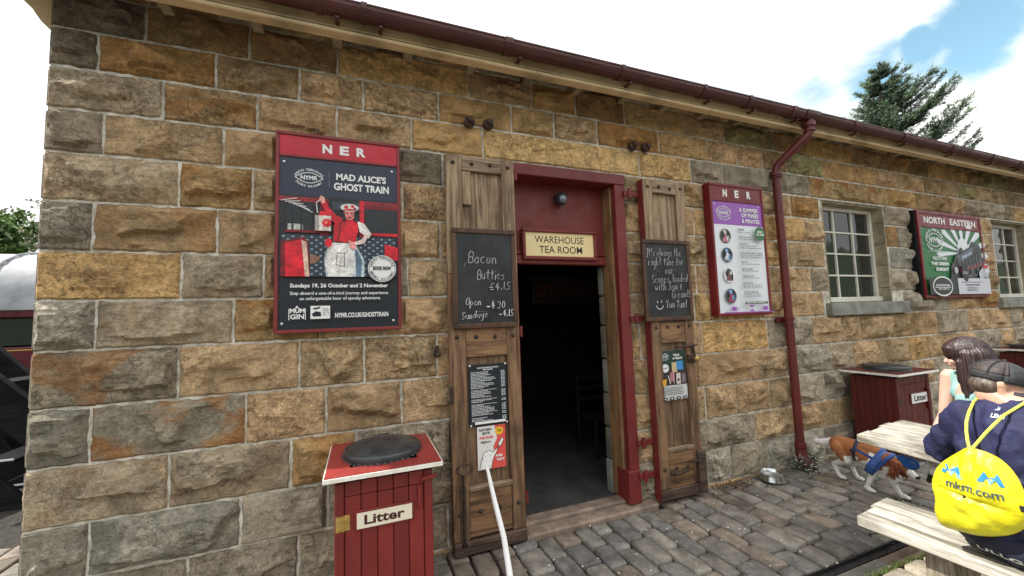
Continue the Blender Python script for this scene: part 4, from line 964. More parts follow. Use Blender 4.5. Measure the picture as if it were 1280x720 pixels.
# engine in three quarter view
s.photo = True; bk = lin(46, 50, 56); gy_ = lin(96, 102, 112)
s.poly([(.40, .62), (.44, .52), (.56, .44), (.60, .66), (.58, .76), (.40, .76)], lin(88, 74, 74)); s.poly([(.46, .50), (.50, .40), (.84, .22), (.93, .28), (.98, .46), (1, .76), (.52, .76)], bk)
s.poly([(.52, .42), (.82, .25), (.86, .34), (.56, .52)], gy_); s.poly([(.60, .42), (.78, .33), (.80, .37), (.61, .46)], lin(150, 170, 190)); s.ell(.885, .36, .075, .10, lin(70, 74, 80)); s.ell(.885, .36, .05, .07, lin(40, 42, 46)); s.poly([(.78, .24), (.80, .17), (.85, .18), (.86, .24)], bk)
s.ell(.60, .33, .03, .03, bk); s.poly([(.52, .60), (.98, .50), (.99, .56), (.54, .66)], lin(150, 36, 46)); s.rect(.38, .70, 1, .765, lin(60, 60, 64))
for k in range(4): s.ring(.60+.10*k, .66-.015*k, .045, .052, .012, lin(120, 122, 130))
for k in range(16): s.line([(.5+.03*k, .5-.012*k), (.54+.028*k, .60+.01*math.sin(k*2))], .006, lin(130, 134, 142) if k % 2 else lin(28, 28, 32))
for cx, cy, q in ((.93, .66, .05), (.98, .61, .05), (.88, .70, .045), (.45, .64, .03), (1-.03, .70, .03)): s.ell(cx, cy, q, q, lin(200, 204, 212))
s.poly([(.90, .56), (1, .54), (1, .60), (.92, .60)], lin(190, 40, 54))
s.photo = False; s.rect(0, .76, .44, 1, lin(44, 50, 52)); s.ring(.20, .88, .155, .085, .012, WHITE, 24); s.text('PLATFORM PASS', .09, .85, .31, .878, WHITE, .04); s.line([(.08, .895), (.32, .895)], .006, WHITE); s.lines(.12, .915, .30, .945, 1, WHITE, 5, .4, .8)
s.rect(.44, .76, 1, 1, lin(206, 206, 214)); s.ell(.585, .68, .055, .075, lin(34, 34, 40)); s.lines(.545, .66, .63, .70, 2, WHITE, 6, .35, .9)
s.lines(.50, .815, .86, .83, 1, INK, 11, .6, .98); s.text('TO HELP RESTORE THE ENGINE', .56, .852, .80, .872, INK, .05); s.lines(.58, .90, .78, .965, 3, lin(80, 80, 90), 12, .4, .8)
s.done('poster', root); screws(root, pr, 2.766, ((.03, .02), (.02, .34), (.04, .95)))
# ---- tea room name board on the transom
rt = mean_rect((652, 284), (746, 290), (654, 323), (746, 327), 2.935)
tb = P1('name_board', None, flat(lin(236, 214, 160), .45, name='cream_enamel'), lambda m, mt: m.box(rt[0]+.004, rt[1]-.004, 2.943, 2.975, rt[2]+.004, rt[3]-.004, mt), label='cream WAREHOUSE TEA ROOM name board in a red frame over the doorway', cat='sign')
for bx in ((rt[0], rt[1], rt[3]-.030, rt[3]), (rt[0], rt[1], rt[2], rt[2]+.030)): P1('frame', tb, M_TRANS, lambda m, mt: m.box(bx[0], bx[1], 2.925, 2.972, bx[2], bx[3], mt, .006))
for bx in ((rt[0], rt[0]+.03), (rt[1]-.03, rt[1])): P1('frame', tb, M_TRANS, lambda m, mt: m.box(bx[0], bx[1], 2.927, 2.970, rt[2]+.031, rt[3]-.031, mt, .006))
s = sheet_on((rt[0]+.03, rt[1]-.03, rt[2]+.03, rt[3]-.03), 2.943); DK = lin(44, 26, 26)
s.text('WAREHOUSE', .13, .14, .85, .44, DK, .004); s.text('TEA ROOM', .19, .56, .82, .86, DK, .004); s.done('lettering', tb)
# ---- chalk boards
GLY = {'B': "03 09 49 57 46 06;46 54 43 03", 'a': "46 16 04 13 33 45;46 43", 'c': "46 16 04 13 43", 'o': "16 04 13 33 45 36 16", 'n': "06 03;05 26 36 43", 'u': "06 04 13 33 45;46 43",
 't': "29 24 33 43;07 47", 'i': "26 23;28 28", 'e': "05 45 36 16 04 13 43", 's': "46 16 05 35 44 33 03", '£': "58 39 27 23 03 53;05 45", '4': "39 05 55;37 33", '.': "23 24", '1': "29 23",
 '5': "49 19 16 36 44 33 03", 'O': "29 07 04 23 43 54 57 49 29", 'p': "06 00;06 36 45 33 03", '-': "05 45", '3': "08 19 39 47 26 45 44 33 03", '0': "29 07 04 23 44 47 29", 'S': "58 49 19 07 16 45 44 33 03",
 'd': "49 43 13 04 16 46", 'y': "06 14 34;46 43 30 10", 'I': "09 49;29 23;03 43", "'": "29 27", 'l': "29 23 33", 'w': "06 13 25 33 46", 'h': "09 03;05 26 36 43", 'r': "06 03;05 26 36", 'g': "46 16 04 13 43;46 40 20 00",
 'm': "06 03;05 16 26 23;25 36 46 43", 'f': "48 39 28 23;06 46", ',': "24 12", 'J': "19 59;39 34 23 13 04", 'C': "58 39 17 04 13 43 54", '+': "15 45;27 23", '!': "29 25;24 23", 'Y': "09 26 49;26 23", 'q': '46 16 04 13 43;46 40 51'}
def chalk(sh, st, u0, u1, v, size, col, wd, seed, slope=0.):
    """chalk handwriting from u0 to u1 on the baseline v; size is the height of a capital"""
    r = random.Random(seed); a = sh.W/sh.H; ad = [.5 if ch in " iIl'.,!1" else (1.25 if ch in 'mwMW' else 1.) for ch in st]; un = (u1-u0)/sum(ad); x = u0
    for ch, w_ in zip(st, ad):
        g_ = GLY.get(ch)
        if g_:
            dy = r.uniform(-.06, .06)*size; k0 = sh.k; lw = un*w_*.84
            for stv in g_.split(';'):
                P = []
                for q in stv.split():
                    gx, gy = int(q[0])/5.5, (int(q[1])-3)/6
                    if ch in 'iIl\'.,!1': gx = (gx-.2)
                    P.append((x+gx*lw*(1 if w_ > .6 else 1.6)+(gy*.10+r.uniform(-.02, .02))*size, v-(gy+r.uniform(-.02, .02))*size*a+dy*a-slope*(x-u0)*a))
                if len(P) > 2:
                    Q = [P[0]]
                    for i in range(len(P)-1):
                        p, q2 = P[i], P[i+1]; Q += [(p[0]*.75+q2[0]*.25, p[1]*.75+q2[1]*.25), (p[0]*.25+q2[0]*.75, p[1]*.25+q2[1]*.75)]
                    P = Q+[P[-1]]
                sh.k = k0; sh.line(P, wd*r.uniform(.8, 1.2), col, flat(col, .9, name='chalk'))
        x += un*w_
def blackboard(tl, tr, bl, br, yf, yb, label):
    x0, x1, z0, z1 = mean_rect(tl, tr, bl, br, yf); fr = .036
    o = P1('chalkboard', None, M_SLATE, lambda m, mt: m.box(x0+.005, x1-.005, yf+.010, yb, z0+.005, z1-.005, mt), label=label, cat='chalkboard')
    for bx in ((x0, x1, z1-fr, z1), (x0, x1, z0, z0+fr)): P1('frame', o, M_CHALKFR, lambda m, mt: m.box(bx[0], bx[1], yf, yb-.002, bx[2], bx[3], mt, .005))
    for bx in ((x0, x0+fr), (x1-fr, x1)): P1('frame', o, M_CHALKFR, lambda m, mt: m.box(bx[0], bx[1], yf+.001, yb-.003, z0+fr+.001, z1-fr-.001, mt, .005))
    return o, sheet_on((x0+fr, x1-fr, z0+fr, z1-fr), yf+.010)
CH = (.56, .56, .54); CH2 = (.86, .86, .84)
o, s = blackboard((564, 283), (644, 289), (568, 412), (648, 408), 2.69, 2.722, 'black chalkboard with bacon butties price on the left door leaf')
chalk(s, 'Bacon', .20, .74, .333, .195, CH, .013, 1); chalk(s, 'Butties', .35, .87, .51, .165, CH, .012, 2); chalk(s, '£4.15', .56, .98, .635, .125, CH, .011, 3, .03)
chalk(s, 'Open', .13, .42, .80, .12, CH2, .013, 4, .02); chalk(s, '-4 30', .50, .86, .845, .12, CH2, .014, 5, .08); chalk(s, 'Sundays', .05, .52, .945, .11, CH2, .012, 6, .04); chalk(s, '-4.15', .72, 1.0, .935, .11, CH2, .012, 7, .04)
s.line([(.13, .34), (.10, .38)], .008, (.25, .25, .25)); s.line([(.30, .87), (.5, .88)], .006, (.2, .2, .2)); s.done('chalk_writing', o)
o, s = blackboard((802, 299), (862, 301), (809, 401), (868, 401), 2.70, 2.728, 'black chalkboard about scones with jam and cream on the right door leaf')
for i, (st, u, u2, v, sz) in enumerate((("It's always the", .03, .86, .175, .15), ('right time for', .04, .90, .30, .15), ('our', .40, .62, .41, .15), ('Scones, loaded', .08, .94, .535, .15), ('with Jam +', .12, .78, .64, .15), ('Cream!!', .50, .94, .745, .14), ('Yum Yum!', .34, .84, .88, .15))):
    chalk(s, st, u, u2, v, sz, CH, .009, 20+i, .02)
s.ring(.18, .84, .085, .085, .016, CH, 14, .1, math.pi-.1); s.line([(.13, .79), (.13, .81)], .018, CH); s.line([(.22, .785), (.22, .805)], .018, CH); s.done('chalk_writing', o)
# ---- menu board and posters pinned to the leaves
def card(tl, tr, bl, br, y, name, label, cat, col, th=.004):
    x0, x1, z0, z1 = mean_rect(tl, tr, bl, br, y)
    o = P1(name, None, flat(col, .45, name='card'), lambda m, mt: m.box(x0, x1, y, y+th, z0, z1, mt), label=label, cat=cat); return o, sheet_on((x0, x1, z0, z1), y)
o, s = card((585, 456), (633, 454), (588, 533), (635, 529), 2.735, 'menu_board', 'small black menu board with white price lines on the left door leaf', 'menu', INK, .012)
s.text('GOATHLAND STATION', .22, .045, .78, .068, WHITE, .03); s.text('TEA ROOM', .36, .078, .62, .098, WHITE, .05)
for k, (v, n_) in enumerate(((.12, 12), (.43, 5), (.58, 2), (.66, 5), (.79, 2), (.86, 3))):
    s.lines(.05, v, .70, v+.0235*n_, n_, lin(205, 208, 212), 40+k, .5, .45); s.lines(.84, v, .95, v+.0235*n_, n_, lin(205, 208, 212), 60+k, .5, .95)
for v in (.415, .565, .645, .775): s.line([(.05, v), (.70, v)], .008, WHITE)
s.rect(.12, .925, .92, .965, WHITE); s.done('lettering', o); screws(o, (s.o.x, s.o.x+s.W, s.o.z-s.H, s.o.z), 2.735, ((.03, .015), (.97, .015), (.03, .985), (.97, .985)))
CORAL = lin(222, 84, 78)
o, s = card((596, 534), (631, 530), (598, 588), (633, 583), 2.737, 'dog_treat_poster', 'white and coral poster with a drawn dog below the menu board', 'poster', lin(226, 222, 218))
s.poly([(.62, 0), (1, 0), (1, 1), (.45, 1), (.45, .85), (.60, .62), (.55, .5), (.70, .30)], CORAL); s.ell(.78, .14, .15, .13, lin(236, 190, 40)); s.lines(.70, .10, .88, .18, 2, INK, 3, .5, .9)
s.text('NORTHERN', .06, .05, .50, .105, INK, .03); s.text('BITE', .18, .13, .44, .185, INK, .03); s.text('FOR DOGS', .08, .23, .55, .285, CORAL, .05); s.text('MENU', .12, .34, .46, .385, INK, .03)
s.poly([(.05, .98), (.16, .70), (.22, .60), (.42, .56), (.52, .62), (.62, .56), (.70, .52), (.66, .62), (.56, .72), (.50, .84), (.46, .98)], lin(240, 238, 236)); s.line([(.05, .98), (.16, .70), (.22, .60), (.42, .56), (.52, .62), (.62, .56), (.70, .52), (.66, .62), (.56, .72), (.50, .84), (.46, .98)], .014, INK)
s.poly([(.72, .42), (.86, .30), (.92, .34), (.84, .46), (.76, .50)], WHITE); s.line([(.70, .50), (.76, .40), (.88, .30), (.94, .36), (.84, .48), (.74, .52)], .014, INK)
s.text('PURE', .62, .68, .86, .74, WHITE, .06); s.text('TASTY', .64, .77, .94, .83, WHITE, .06)
for k in range(12): s.ell(random.Random(k).uniform(.05, .5), random.Random(k+50).uniform(.42, .95), .012, .012, INK, 8)
s.done('print', o)
o, s = card((823, 439), (857, 437), (826, 502), (859, 498), 2.740, 'visitor_poster', 'dark green poster with white lower half on the right door leaf', 'poster', lin(206, 206, 206))
s.rect(0, 0, 1, .70, lin(34, 62, 56)); s.rect(0, .36, 1, .70, lin(58, 46, 52)); s.logo(.22, .12, .14, WHITE); s.text('TEAS', .52, .075, .76, .12, WHITE, .05); s.text('& TREATS', .50, .14, .86, .185, WHITE, .05)
s.ell(.21, .35, .13, .12, lin(222, 226, 226)); s.line([(.12, .36), (.30, .34)], .02, INK); s.rect(.44, .24, .64, .44, lin(200, 178, 140)); s.rect(.62, .22, .86, .40, lin(60, 140, 200)); s.rect(.36, .44, .52, .62, lin(176, 130, 130)); s.rect(.58, .46, .74, .68, lin(206, 196, 190)); s.ell(.66, .60, .04, .04, INK); s.rect(.78, .48, .92, .66, lin(130, 110, 120)); s.poly([(.05, .58), (.22, .56), (.18, .70), (.08, .70)], lin(214, 160, 50)); s.line([(.28, .50), (.34, .66)], .03, lin(220, 210, 210)); s.line([(.46, .40), (.48, .66)], .03, lin(210, 160, 160))
s.lines(.12, .735, .88, .90, 5, lin(90, 90, 94), 9, .4, .75)
for cu_ in (.12, .36, .60, .84): s.ell(cu_, .96, .08, .05, INK); s.ell(cu_, .96, .03, .02, WHITE)
s.done('print', o)
# white trailing lead fastened at the poster
LEAD = mat_noise('white_webbing', (.80, .80, .78), (.9, .9, .88), 60., .6)
lead = MB(); a = atY(609, 585, 2.715); b_ = atY(618, 625, 2.62); c_ = atY(630, 672, 2.40); d_ = atY(637, 716, 2.16); e_ = atY(641, 760, 1.95)
e_ = atY(643, 760, 1.95); pts = [a, a.lerp(b_, .5), b_, b_.lerp(c_, .5), c_, c_.lerp(d_, .5), d_, d_.lerp(e_, .5), e_, Vector((e_.x+.01, 1.82, .012)), Vector((e_.x-.12, 1.72, .012))]
lead.tube(pts, [.012, .015, .017, .018, .018, .018, .018, .018, .018, .018, .018], LEAD, 10, flat=.8)
lead.build('dog_lead', None, smooth_=True, label='white webbing lead hanging from the left door leaf down to the setts', cat='lead')

# ============================================================ LITTER BINS
def bin_(x0, x1, y0, y1, h, mbody, mtop, label, plate, name='litter_bin', mirror=False):
    """timber clad bin: corner posts, upright boards, door, mitred lid frame, round black lid"""
    w_, d_ = x1-x0, y1-y0; ov = .045*w_/.58
    root = empty(name, ((x0+x1)/2, (y0+y1)/2, 0), label, 'bin', 'timber litter bins against the wall')
    bx0, bx1, by0, by1 = x0+ov, x1-ov, y0+ov, y1-ov; ht = h-.05
    P1('bin_core', root, M_DARK, lambda m, mt: m.box(bx0+.03, bx1-.03, by0+.03, by1-.03, .03, ht-.06, mt))
    for (a, b) in ((bx0, by0), (bx1-.045, by0), (bx0, by1-.045), (bx1-.045, by1-.045)):
        P1('corner_post', root, mbody, lambda m, mt: m.box(a, a+.045, b, b+.045, .0, ht, mt, .004))
    n = 5; L = (bx1-bx0-.092)/n
    for k in range(n):
        P1('board', root, mbody, lambda m, mt: m.box(bx0+.046+L*k+.0015, bx0+.046+L*(k+1)-.0015, by0+.010, by0+.03, .04, ht-.075, mt, .003))
        P1('board', root, mbody, lambda m, mt: m.box(bx0+.046+L*k+.0015, bx0+.046+L*(k+1)-.0015, by1-.03, by1-.010, .04, ht, mt, .003))
        P1('head_board', root, mbody, lambda m, mt: m.box(bx0+.046+L*k+.0015, bx0+.046+L*(k+1)-.0015, by0+.006, by0+.03, ht-.071, ht, mt, .003))
    L = (by1-by0-.092)/n
    for k in range(n):
        for (a, b) in ((bx0+.006, bx0+.026), (bx1-.026, bx1-.006)):
            P1('board', root, mbody, lambda m, mt: m.box(a, b, by0+.046+L*k+.0015, by0+.046+L*(k+1)-.0015, .04, ht, mt, .003))
    # mitred lid frame
    fw = .115*w_/.58
    I0, I1, J0, J1 = x0+fw, x1-fw, y0+fw, y1-fw
    for q in ([(x0, y0), (x1, y0), (I1, J0), (I0, J0)], [(x1, y0), (x1, y1), (I1, J1), (I1, J0)], [(x1, y1), (x0, y1), (I0, J1), (I1, J1)], [(x0, y1), (x0, y0), (I0, J0), (I0, J1)]):
        cx = sum(p[0] for p in q)/4; cy = sum(p[1] for p in q)/4
        P1('lid_frame', root, mtop, lambda m, mt: m.prism([(p[0]+(cx-p[0])*.006, p[1]+(cy-p[1])*.006, h-.026) for p in q], (0, 0, .026), mt))
    P1('lid_edge', root, M_BINEDGE, lambda m, mt: m.box(x0-.004, x1+.004, y0-.006, y0-.0005, h-.025, h-.003, mt, .001))
    P1('lid_edge', root, M_BINEDGE, lambda m, mt: m.box(x0-.006, x0-.0005, y0, y1, h-.025, h-.003, mt, .001))
    P1('lid_edge', root, M_BINEDGE, lambda m, mt: m.box(x1+.0005, x1+.006, y0, y1, h-.025, h-.003, mt, .001))
    # round lid of the inner bin
    cx, cy, R0 = (x0+x1)/2, (y0+y1)/2+.01, min(w_, d_)*.375
    P1('liner', root, M_BLACK, lambda m, mt: m.lathe((cx, cy, h-.10), [(R0*.90, 0), (R0*.93, .10), (R0*.90, .101)], mt, 32), smooth_=True)
    P1('round_lid', root, M_BLACK, lambda m, mt: m.lathe((cx, cy, h-.002), [(R0*.93, 0), (R0*1.0, .004), (R0*1.005, .028), (R0*.97, .040), (R0*.93, .044), (R0*.90, .040), (R0*.86, .046), (R0*.5, .058), (R0*.05, .062)], mt, 40), smooth_=True)
    P1('lid_tab', root, M_BLACK, lambda m, mt: m.box(cx-.05, cx+.05, cy+R0*.86, cy+R0*1.06, h+.02, h+.046, mt, .01))
    bagm = flat((.02, .02, .022), .25, name='bin_bag'); bb = MB(); rr_ = random.Random(3)
    for k in range(40):
        a = 2*math.pi*k/40; bb.ell((cx+R0*.98*math.cos(a), cy+R0*.98*math.sin(a), h-.004+rr_.uniform(-.004, .006)), (.016, .012, .012), bagm, n=6, m=4)
    bb.build('bin_bag', root)
    # plate
    u0, v0, u1, v1 = plate
    pm = flat((.78, .72, .56) if mbody is M_BIN else (.80, .79, .76), .4, name='plate_enamel'); pp = P1('name_plate', root, mbody, lambda m, mt: m.box(u0-.012, u1+.012, by0+.002, by0+.009, v0-.012, v1+.012, mt, .003))
    P1('plate', pp, pm, lambda m, mt: m.box(u0, u1, by0-.001, by0+.003, v0, v1, mt))
    sh = Sheet((u0, by0-.001, v1), (u1-u0, 0, 0), (0, 0, v0-v1), (0, -1, 0)); sh.text('Litter', .13, .17, .86, .80, lin(70, 26, 26) if mbody is M_BIN else INK, .03); sh.done('lettering', pp)
    if mbody is M_BIN:
        P1('hinge', root, M_BRASS, lambda m, mt: (m.box(bx0+.006, bx0+.040, by0-.003, by0+.002, .555, .63, mt), m.box(bx0+.046, bx0+.072, by0+.004, by0+.009, .555, .63, mt), m.lathe((bx0+.043, by0+.001, .553), [(.0045, 0), (.0045, .079)], mt, 8)))
        P1('handle', root, mbody, lambda m, mt: m.box(bx1-.080, bx1-.060, by0-.008, by0+.009, .60, .71, mt, .006))
        P1('turn_button', root, mbody, lambda m, mt: m.obox((bx1-.02, by0-.010, .752), (.042, 0, .006), (0, .007, 0), (-.001, 0, .010), mt, .004))
    else:
        P1('hinge', root, M_IRON, lambda m, mt: (m.box(bx0+.006, bx0+.07, by0-.003, by0+.006, .62, .66, mt), m.box(bx0+.006, bx0+.07, by0-.003, by0+.006, .25, .29, mt)))
        P1('handle', root, mbody, lambda m, mt: m.box(bx1-.075, bx1-.03, by0-.015, by0+.006, .52, .74, mt, .006))
    return root
bh = .84; p0 = atZ(405, 598, bh); p1 = atZ(553, 577, bh); yb = 2.795
bx = (p0.x, p1.x, (p0.y+p1.y)/2, yb)
pc0 = atY(446, 640, bx[2]+.045); pc1 = atY(515, 631, bx[2]+.045); pz0 = atY(446, 662, bx[2]+.045).z; pz1 = pc0.z
bin_(*bx, bh, M_BIN, M_BINTOP, 'near red timber litter bin with cream plate and brass hinge', (pc0.x, pz0, pc1.x, (pz1+pc1.z)/2))
h2 = .92; q0 = atZ(1129, 469, h2); q1 = atZ(1167, 461, h2); by = (q0.y+q1.y)/2
pc0 = atY(1140, 493, by+.05); pc1 = atY(1161, 489, by+.05); pz0 = atY(1141, 505, by+.05).z
bin_(q0.x, q1.x, by, 2.79, h2, M_BIN2, M_BIN2, 'maroon timber litter bin with white plate between downpipe and picnic table', (pc0.x, pz0, pc1.x, pc0.z))
bin_(8.15, 8.87, 2.15, 2.76, .96, M_BIN2, M_BIN2, 'farthest maroon litter bin behind the dark haired woman', (8.30, .6, 8.60, .72))
# ---- dog bowl
bp = atZ(966, 596, .03); bo = MB(); bo.lathe((bp.x, bp.y, .004), [(.095, 0), (.118, .004), (.110, .03), (.104, .060), (.108, .064), (.103, .066), (.092, .05), (.083, .022), (.06, .018), (.002, .017)], M_STEEL, 36)
bo = bo.build('dog_bowl', smooth_=True, label='round steel dog water bowl on the setts by the wall', cat='bowl')
P1('rubber_base', bo, M_BLACK, lambda m, mt: m.lathe((bp.x, bp.y, .002), [(.119, 0), (.121, .010), (.112, .016)], mt, 36, caps=False), smooth_=True)
wm_, wt_, wb2 = new_mat('bowl_water'); wb2.inputs['Base Color'].default_value = (.9, .95, 1, 1); wb2.inputs['Roughness'].default_value = .02; wb2.inputs['Transmission Weight'].default_value = .9; wb2.inputs['IOR'].default_value = 1.33
P1('water', bo, wm_, lambda m, mt: m.lathe((bp.x, bp.y, .045), [(.088, 0), (.002, .0005)], mt, 32, caps=False))
# ---- small flowering plant round the pipe foot
fl = MB(); r = random.Random(8); LFM = [flat(c, .6, name='dark_leaf') for c in ((.022, .03, .014), (.035, .05, .02), (.05, .04, .03))]; WF = flat((.6, .62, .52), .6, name='flower')
for k in range(620):
    a = r.uniform(0, 6.28); q = r.random()**.6; x = 4.10+.14*q*math.cos(a); y = 2.72+.10*q*math.sin(a); z = r.uniform(0, .20)*(1-.45*q)+.004; s_ = r.uniform(.008, .018); d = Vector((r.gauss(0, 1), r.gauss(0, 1), r.gauss(.3, .6))).normalized()*s_; e = d.orthogonal().normalized()*s_*.45
    c = Vector((x, y, z)); fl.add([c-d, c+e, c+d, c-e], [(0, 1, 2, 3)], r.choice(LFM))
fo = fl.build('foliage', None, recalc=False, origin=(4.10, 2.72, 0)); fo.name = 'flowering_plant'; tag(fo, 'small dark plant with tiny white flowers around the foot of the downpipe', 'plant')
f2 = MB()
for k in range(90):
    a = r.uniform(0, 6.28); q = r.random()**.5; c = Vector((4.10+.145*q*math.cos(a), 2.71+.11*q*math.sin(a), r.uniform(.01, .20)*(1-.4*q)+.012)); s_ = r.uniform(.003, .0065)
    f2.obox(c, (s_, 0, 0), (0, s_, 0), (0, 0, s_*.6), WF)
f2.build('blossom', fo, kind='stuff')

# ---- station name board hanging inside, faint through the doorway
ib = quadpx((664, 346), (750, 378), 4.6); io = P1('station_sign', None, flat((.045, .03, .03), .6, name='dark_board'), lambda m, mt: m.box(ib[0], ib[1], 4.6, 4.63, ib[2], ib[3], mt, .004), label='dim dark GOATHLAND board hanging inside the tea room doorway', cat='sign')
s = sheet_on(ib, 4.598); s.line([(.02, .08), (.98, .08), (.98, .92), (.02, .92), (.02, .08)], .008, lin(110, 70, 70)); s.text('GOATHLAND', .07, .25, .93, .75, lin(120, 66, 64), .03); s.done('lettering', io)
# ============================================================ PICNIC TABLE AND BENCHES
def planks(root, o, U, V, n, z0, z1, mat, nm='plank', gap=.006, ch=.006, stag=()):
    """n planks side by side across U, running along V, starting at corner o"""
    o = Vector((o[0], o[1], 0)); U = Vector((U[0], U[1], 0)); V = Vector((V[0], V[1], 0)); w_ = U.length/n; un = U.normalized()
    for k in range(n):
        s_ = stag[k] if k < len(stag) else 0; a = o+un*(w_*k+gap/2)+V.normalized()*s_; c = a+un*((w_-gap)/2)+V/2
        P1(nm, root, mat, lambda m, mt: m.obox((c.x, c.y, (z0+z1)/2+random.uniform(-.002, .002)), un*((w_-gap)/2), V/2, (0, 0, (z1-z0)/2), mt, ch))
tt = empty('picnic_table', (3.4, .9, 0), 'white lichened timber picnic table at the right edge with dog beneath it', 'table')
tc0 = atZ(1070, 543, .75); tc1 = atZ(1124.4, 523.6, .75); tU = Vector((tc1.x-tc0.x, tc1.y-tc0.y)); tV = Vector((-.13, -1)).normalized()*1.9
planks(tt, tc0, (tU.x, tU.y), (tV.x, tV.y), 4, .70, .75, M_TABLE, 'tabletop_plank', stag=(0, .012, -.01, .008))
for yy_ in (1.02, .1):
    P1('cross_beam', tt, M_TABLEZ, lambda m, mt: m.box(3.08, 3.70, yy_-.045, yy_+.045, .60, .698, mt, .006))
    for x_ in (3.14, 3.62): P1('leg', tt, M_TABLEZ, lambda m, mt: m.box(x_-.05, x_+.05, yy_-.05, yy_+.05, -.02, .598, mt, .008))
P1('stretcher', tt, M_TABLEZ, lambda m, mt: m.box(3.33, 3.43, .151, .97, .50, .58, mt, .006))
nb_ = empty('picnic_bench', (2.75, .9, 0), 'near white timber bench the man with the yellow bag sits on', 'bench', 'benches along the picnic table')
bc0 = atZ(1066.7, 643, .45); bc1 = atZ(1109, 622, .45); bU = Vector((bc1.x-bc0.x, bc1.y-bc0.y)); bV = Vector((.035, -1)).normalized()*1.75
planks(nb_, bc0, (bU.x, bU.y), (bV.x, bV.y), 2, .395, .45, M_TABLE, 'seat_plank', stag=(.012, -.006))
lp0 = atY(1161, 690, 1.20)
for yy_ in (1.16, -.05):
    P1('leg', nb_, M_TABLEZ, lambda m, mt: m.box(bc0.x+.10, bc0.x+.36, yy_-.05, yy_+.05, -.02, .393, mt, .008))
fb = empty('picnic_bench', (4.1, .9, 0), 'far timber bench beyond the table under the dark haired woman', 'bench', 'benches along the picnic table')
planks(fb, (3.93, 1.72), (.36, 0), (0, -1.75), 2, .395, .45, M_TABLE, 'seat_plank')
for yy_ in (1.4, .2): P1('leg', fb, M_TABLEZ, lambda m, mt: m.box(3.98, 4.24, yy_-.05, yy_+.05, -.02, .393, mt, .008))

# ============================================================ FIGURES
DUMMY = flat((.5, .5, .5), name='tmp')
def blob(name, mb, voxel, mat, parent=None, smooth_it=6, colfn=None, disp=None, **k):
    """union of closed shapes as one continuous skin"""
    me = mb.mesh('tmp'); ob = bpy.data.objects.new('tmp', me); C.objects.link(ob)
    m1 = ob.modifiers.new('r', 'REMESH'); m1.mode = 'VOXEL'; m1.voxel_size = voxel; m1.use_smooth_shade = True
    m2 = ob.modifiers.new('s', 'SMOOTH'); m2.factor = .5; m2.iterations = smooth_it
    dg = bpy.context.evaluated_depsgraph_get(); dg.update(); out_ = bpy.data.meshes.new_from_object(ob.evaluated_get(dg))
    bpy.data.objects.remove(ob); bpy.data.meshes.remove(me)
    n = len(out_.vertices); co = np.zeros(n*3, dtype=np.float32); out_.vertices.foreach_get('co', co); co = co.reshape(-1, 3).astype(float)
    if disp is not None:
        no = np.zeros(n*3, dtype=np.float32); out_.vertices.foreach_get('normal', no); co = co+no.reshape(-1, 3)*disp(co)[:, None]
    if colfn is not None:
        cc = np.ones((n, 4), dtype=np.float32); cc[:, :3] = colfn(co); at = out_.color_attributes.new('Col', 'FLOAT_COLOR', 'POINT'); at.data.foreach_set('color', cc.ravel())
    o3 = np.array([(co[:, 0].min()+co[:, 0].max())/2, (co[:, 1].min()+co[:, 1].max())/2, co[:, 2].min()])
    out_.vertices.foreach_set('co', (co-o3).astype(np.float32).ravel()); out_.materials.clear(); out_.materials.append(mat)
    out_.polygons.foreach_set('use_smooth', [True]*len(out_.polygons)); out_.polygons.foreach_set('material_index', [0]*len(out_.polygons)); out_.update(); out_.name = name
    o = bpy.data.objects.new(name, out_); C.objects.link(o); o.location = Vector([float(q) for q in o3])
    if parent is not None: o.parent = parent; o.matrix_parent_inverse = Matrix.Translation(-parent.location)
    return tag(o, **k)
def mat_attr(name, rough=.6, ns=60., bs=.3, sss=0., var=.25, stretch=(1, 1, 1)):
    m, t, b = new_mat(name); at = nn(t, 'ShaderNodeAttribute', attribute_name='Col'); v = coords(t, stretch); n1 = noise(t, v, ns, 5., .6); n2 = noise(t, v, ns*.2, 4., .6)
    t.links.new(scale_col(t, at.outputs['Color'], smooth(t, n1, .3, .7, 1-var, 1+var)), b.inputs['Base Color']); b.inputs['Roughness'].default_value = rough
    if sss: b.inputs['Subsurface Weight'].default_value = sss; b.inputs['Subsurface Scale'].default_value = .012
    bump(t, b, mth(t, 'ADD', n1, n2), bs, .004); return m
M_SKIN = mat_attr('skin', .5, 90., .15, .15, .06); M_FUR = mat_attr('dog_fur', .75, 70., .6, 0, .22, (1, 1, 1))
M_NAVY = mat_noise('navy_jersey', (.009, .011, .048), (.018, .021, .078), 9., .75, 0, .7, .02)
M_NAVYD = mat_noise('dark_navy_hem', (.008, .010, .028), (.014, .017, .04), 14., .75, 0, .5, .01)
M_TEAL = mat_noise('teal_cotton', (.22, .40, .40), (.30, .50, .49), 10., .7, 0, .4, .01)
M_DENIM = mat_noise('denim', (.03, .04, .07), (.06, .075, .12), 60., .8)
M_SHORT = mat_noise('dark_shorts', (.02, .02, .025), (.04, .04, .045), 30., .8)
M_YEL = mat_noise('yellow_nylon', (.66, .60, .008), (.84, .80, .03), 5., .40, 0, .7, .02, 4.)
M_CORD = mat_noise('yellow_cord', (.62, .62, .05), (.80, .78, .12), 80., .6)
M_CAP = mat_noise('black_cap_cotton', (.020, .021, .024), (.038, .040, .044), 60., .75)
M_SHOE = mat_noise('shoe', (.03, .03, .03), (.07, .07, .07), 20., .6)
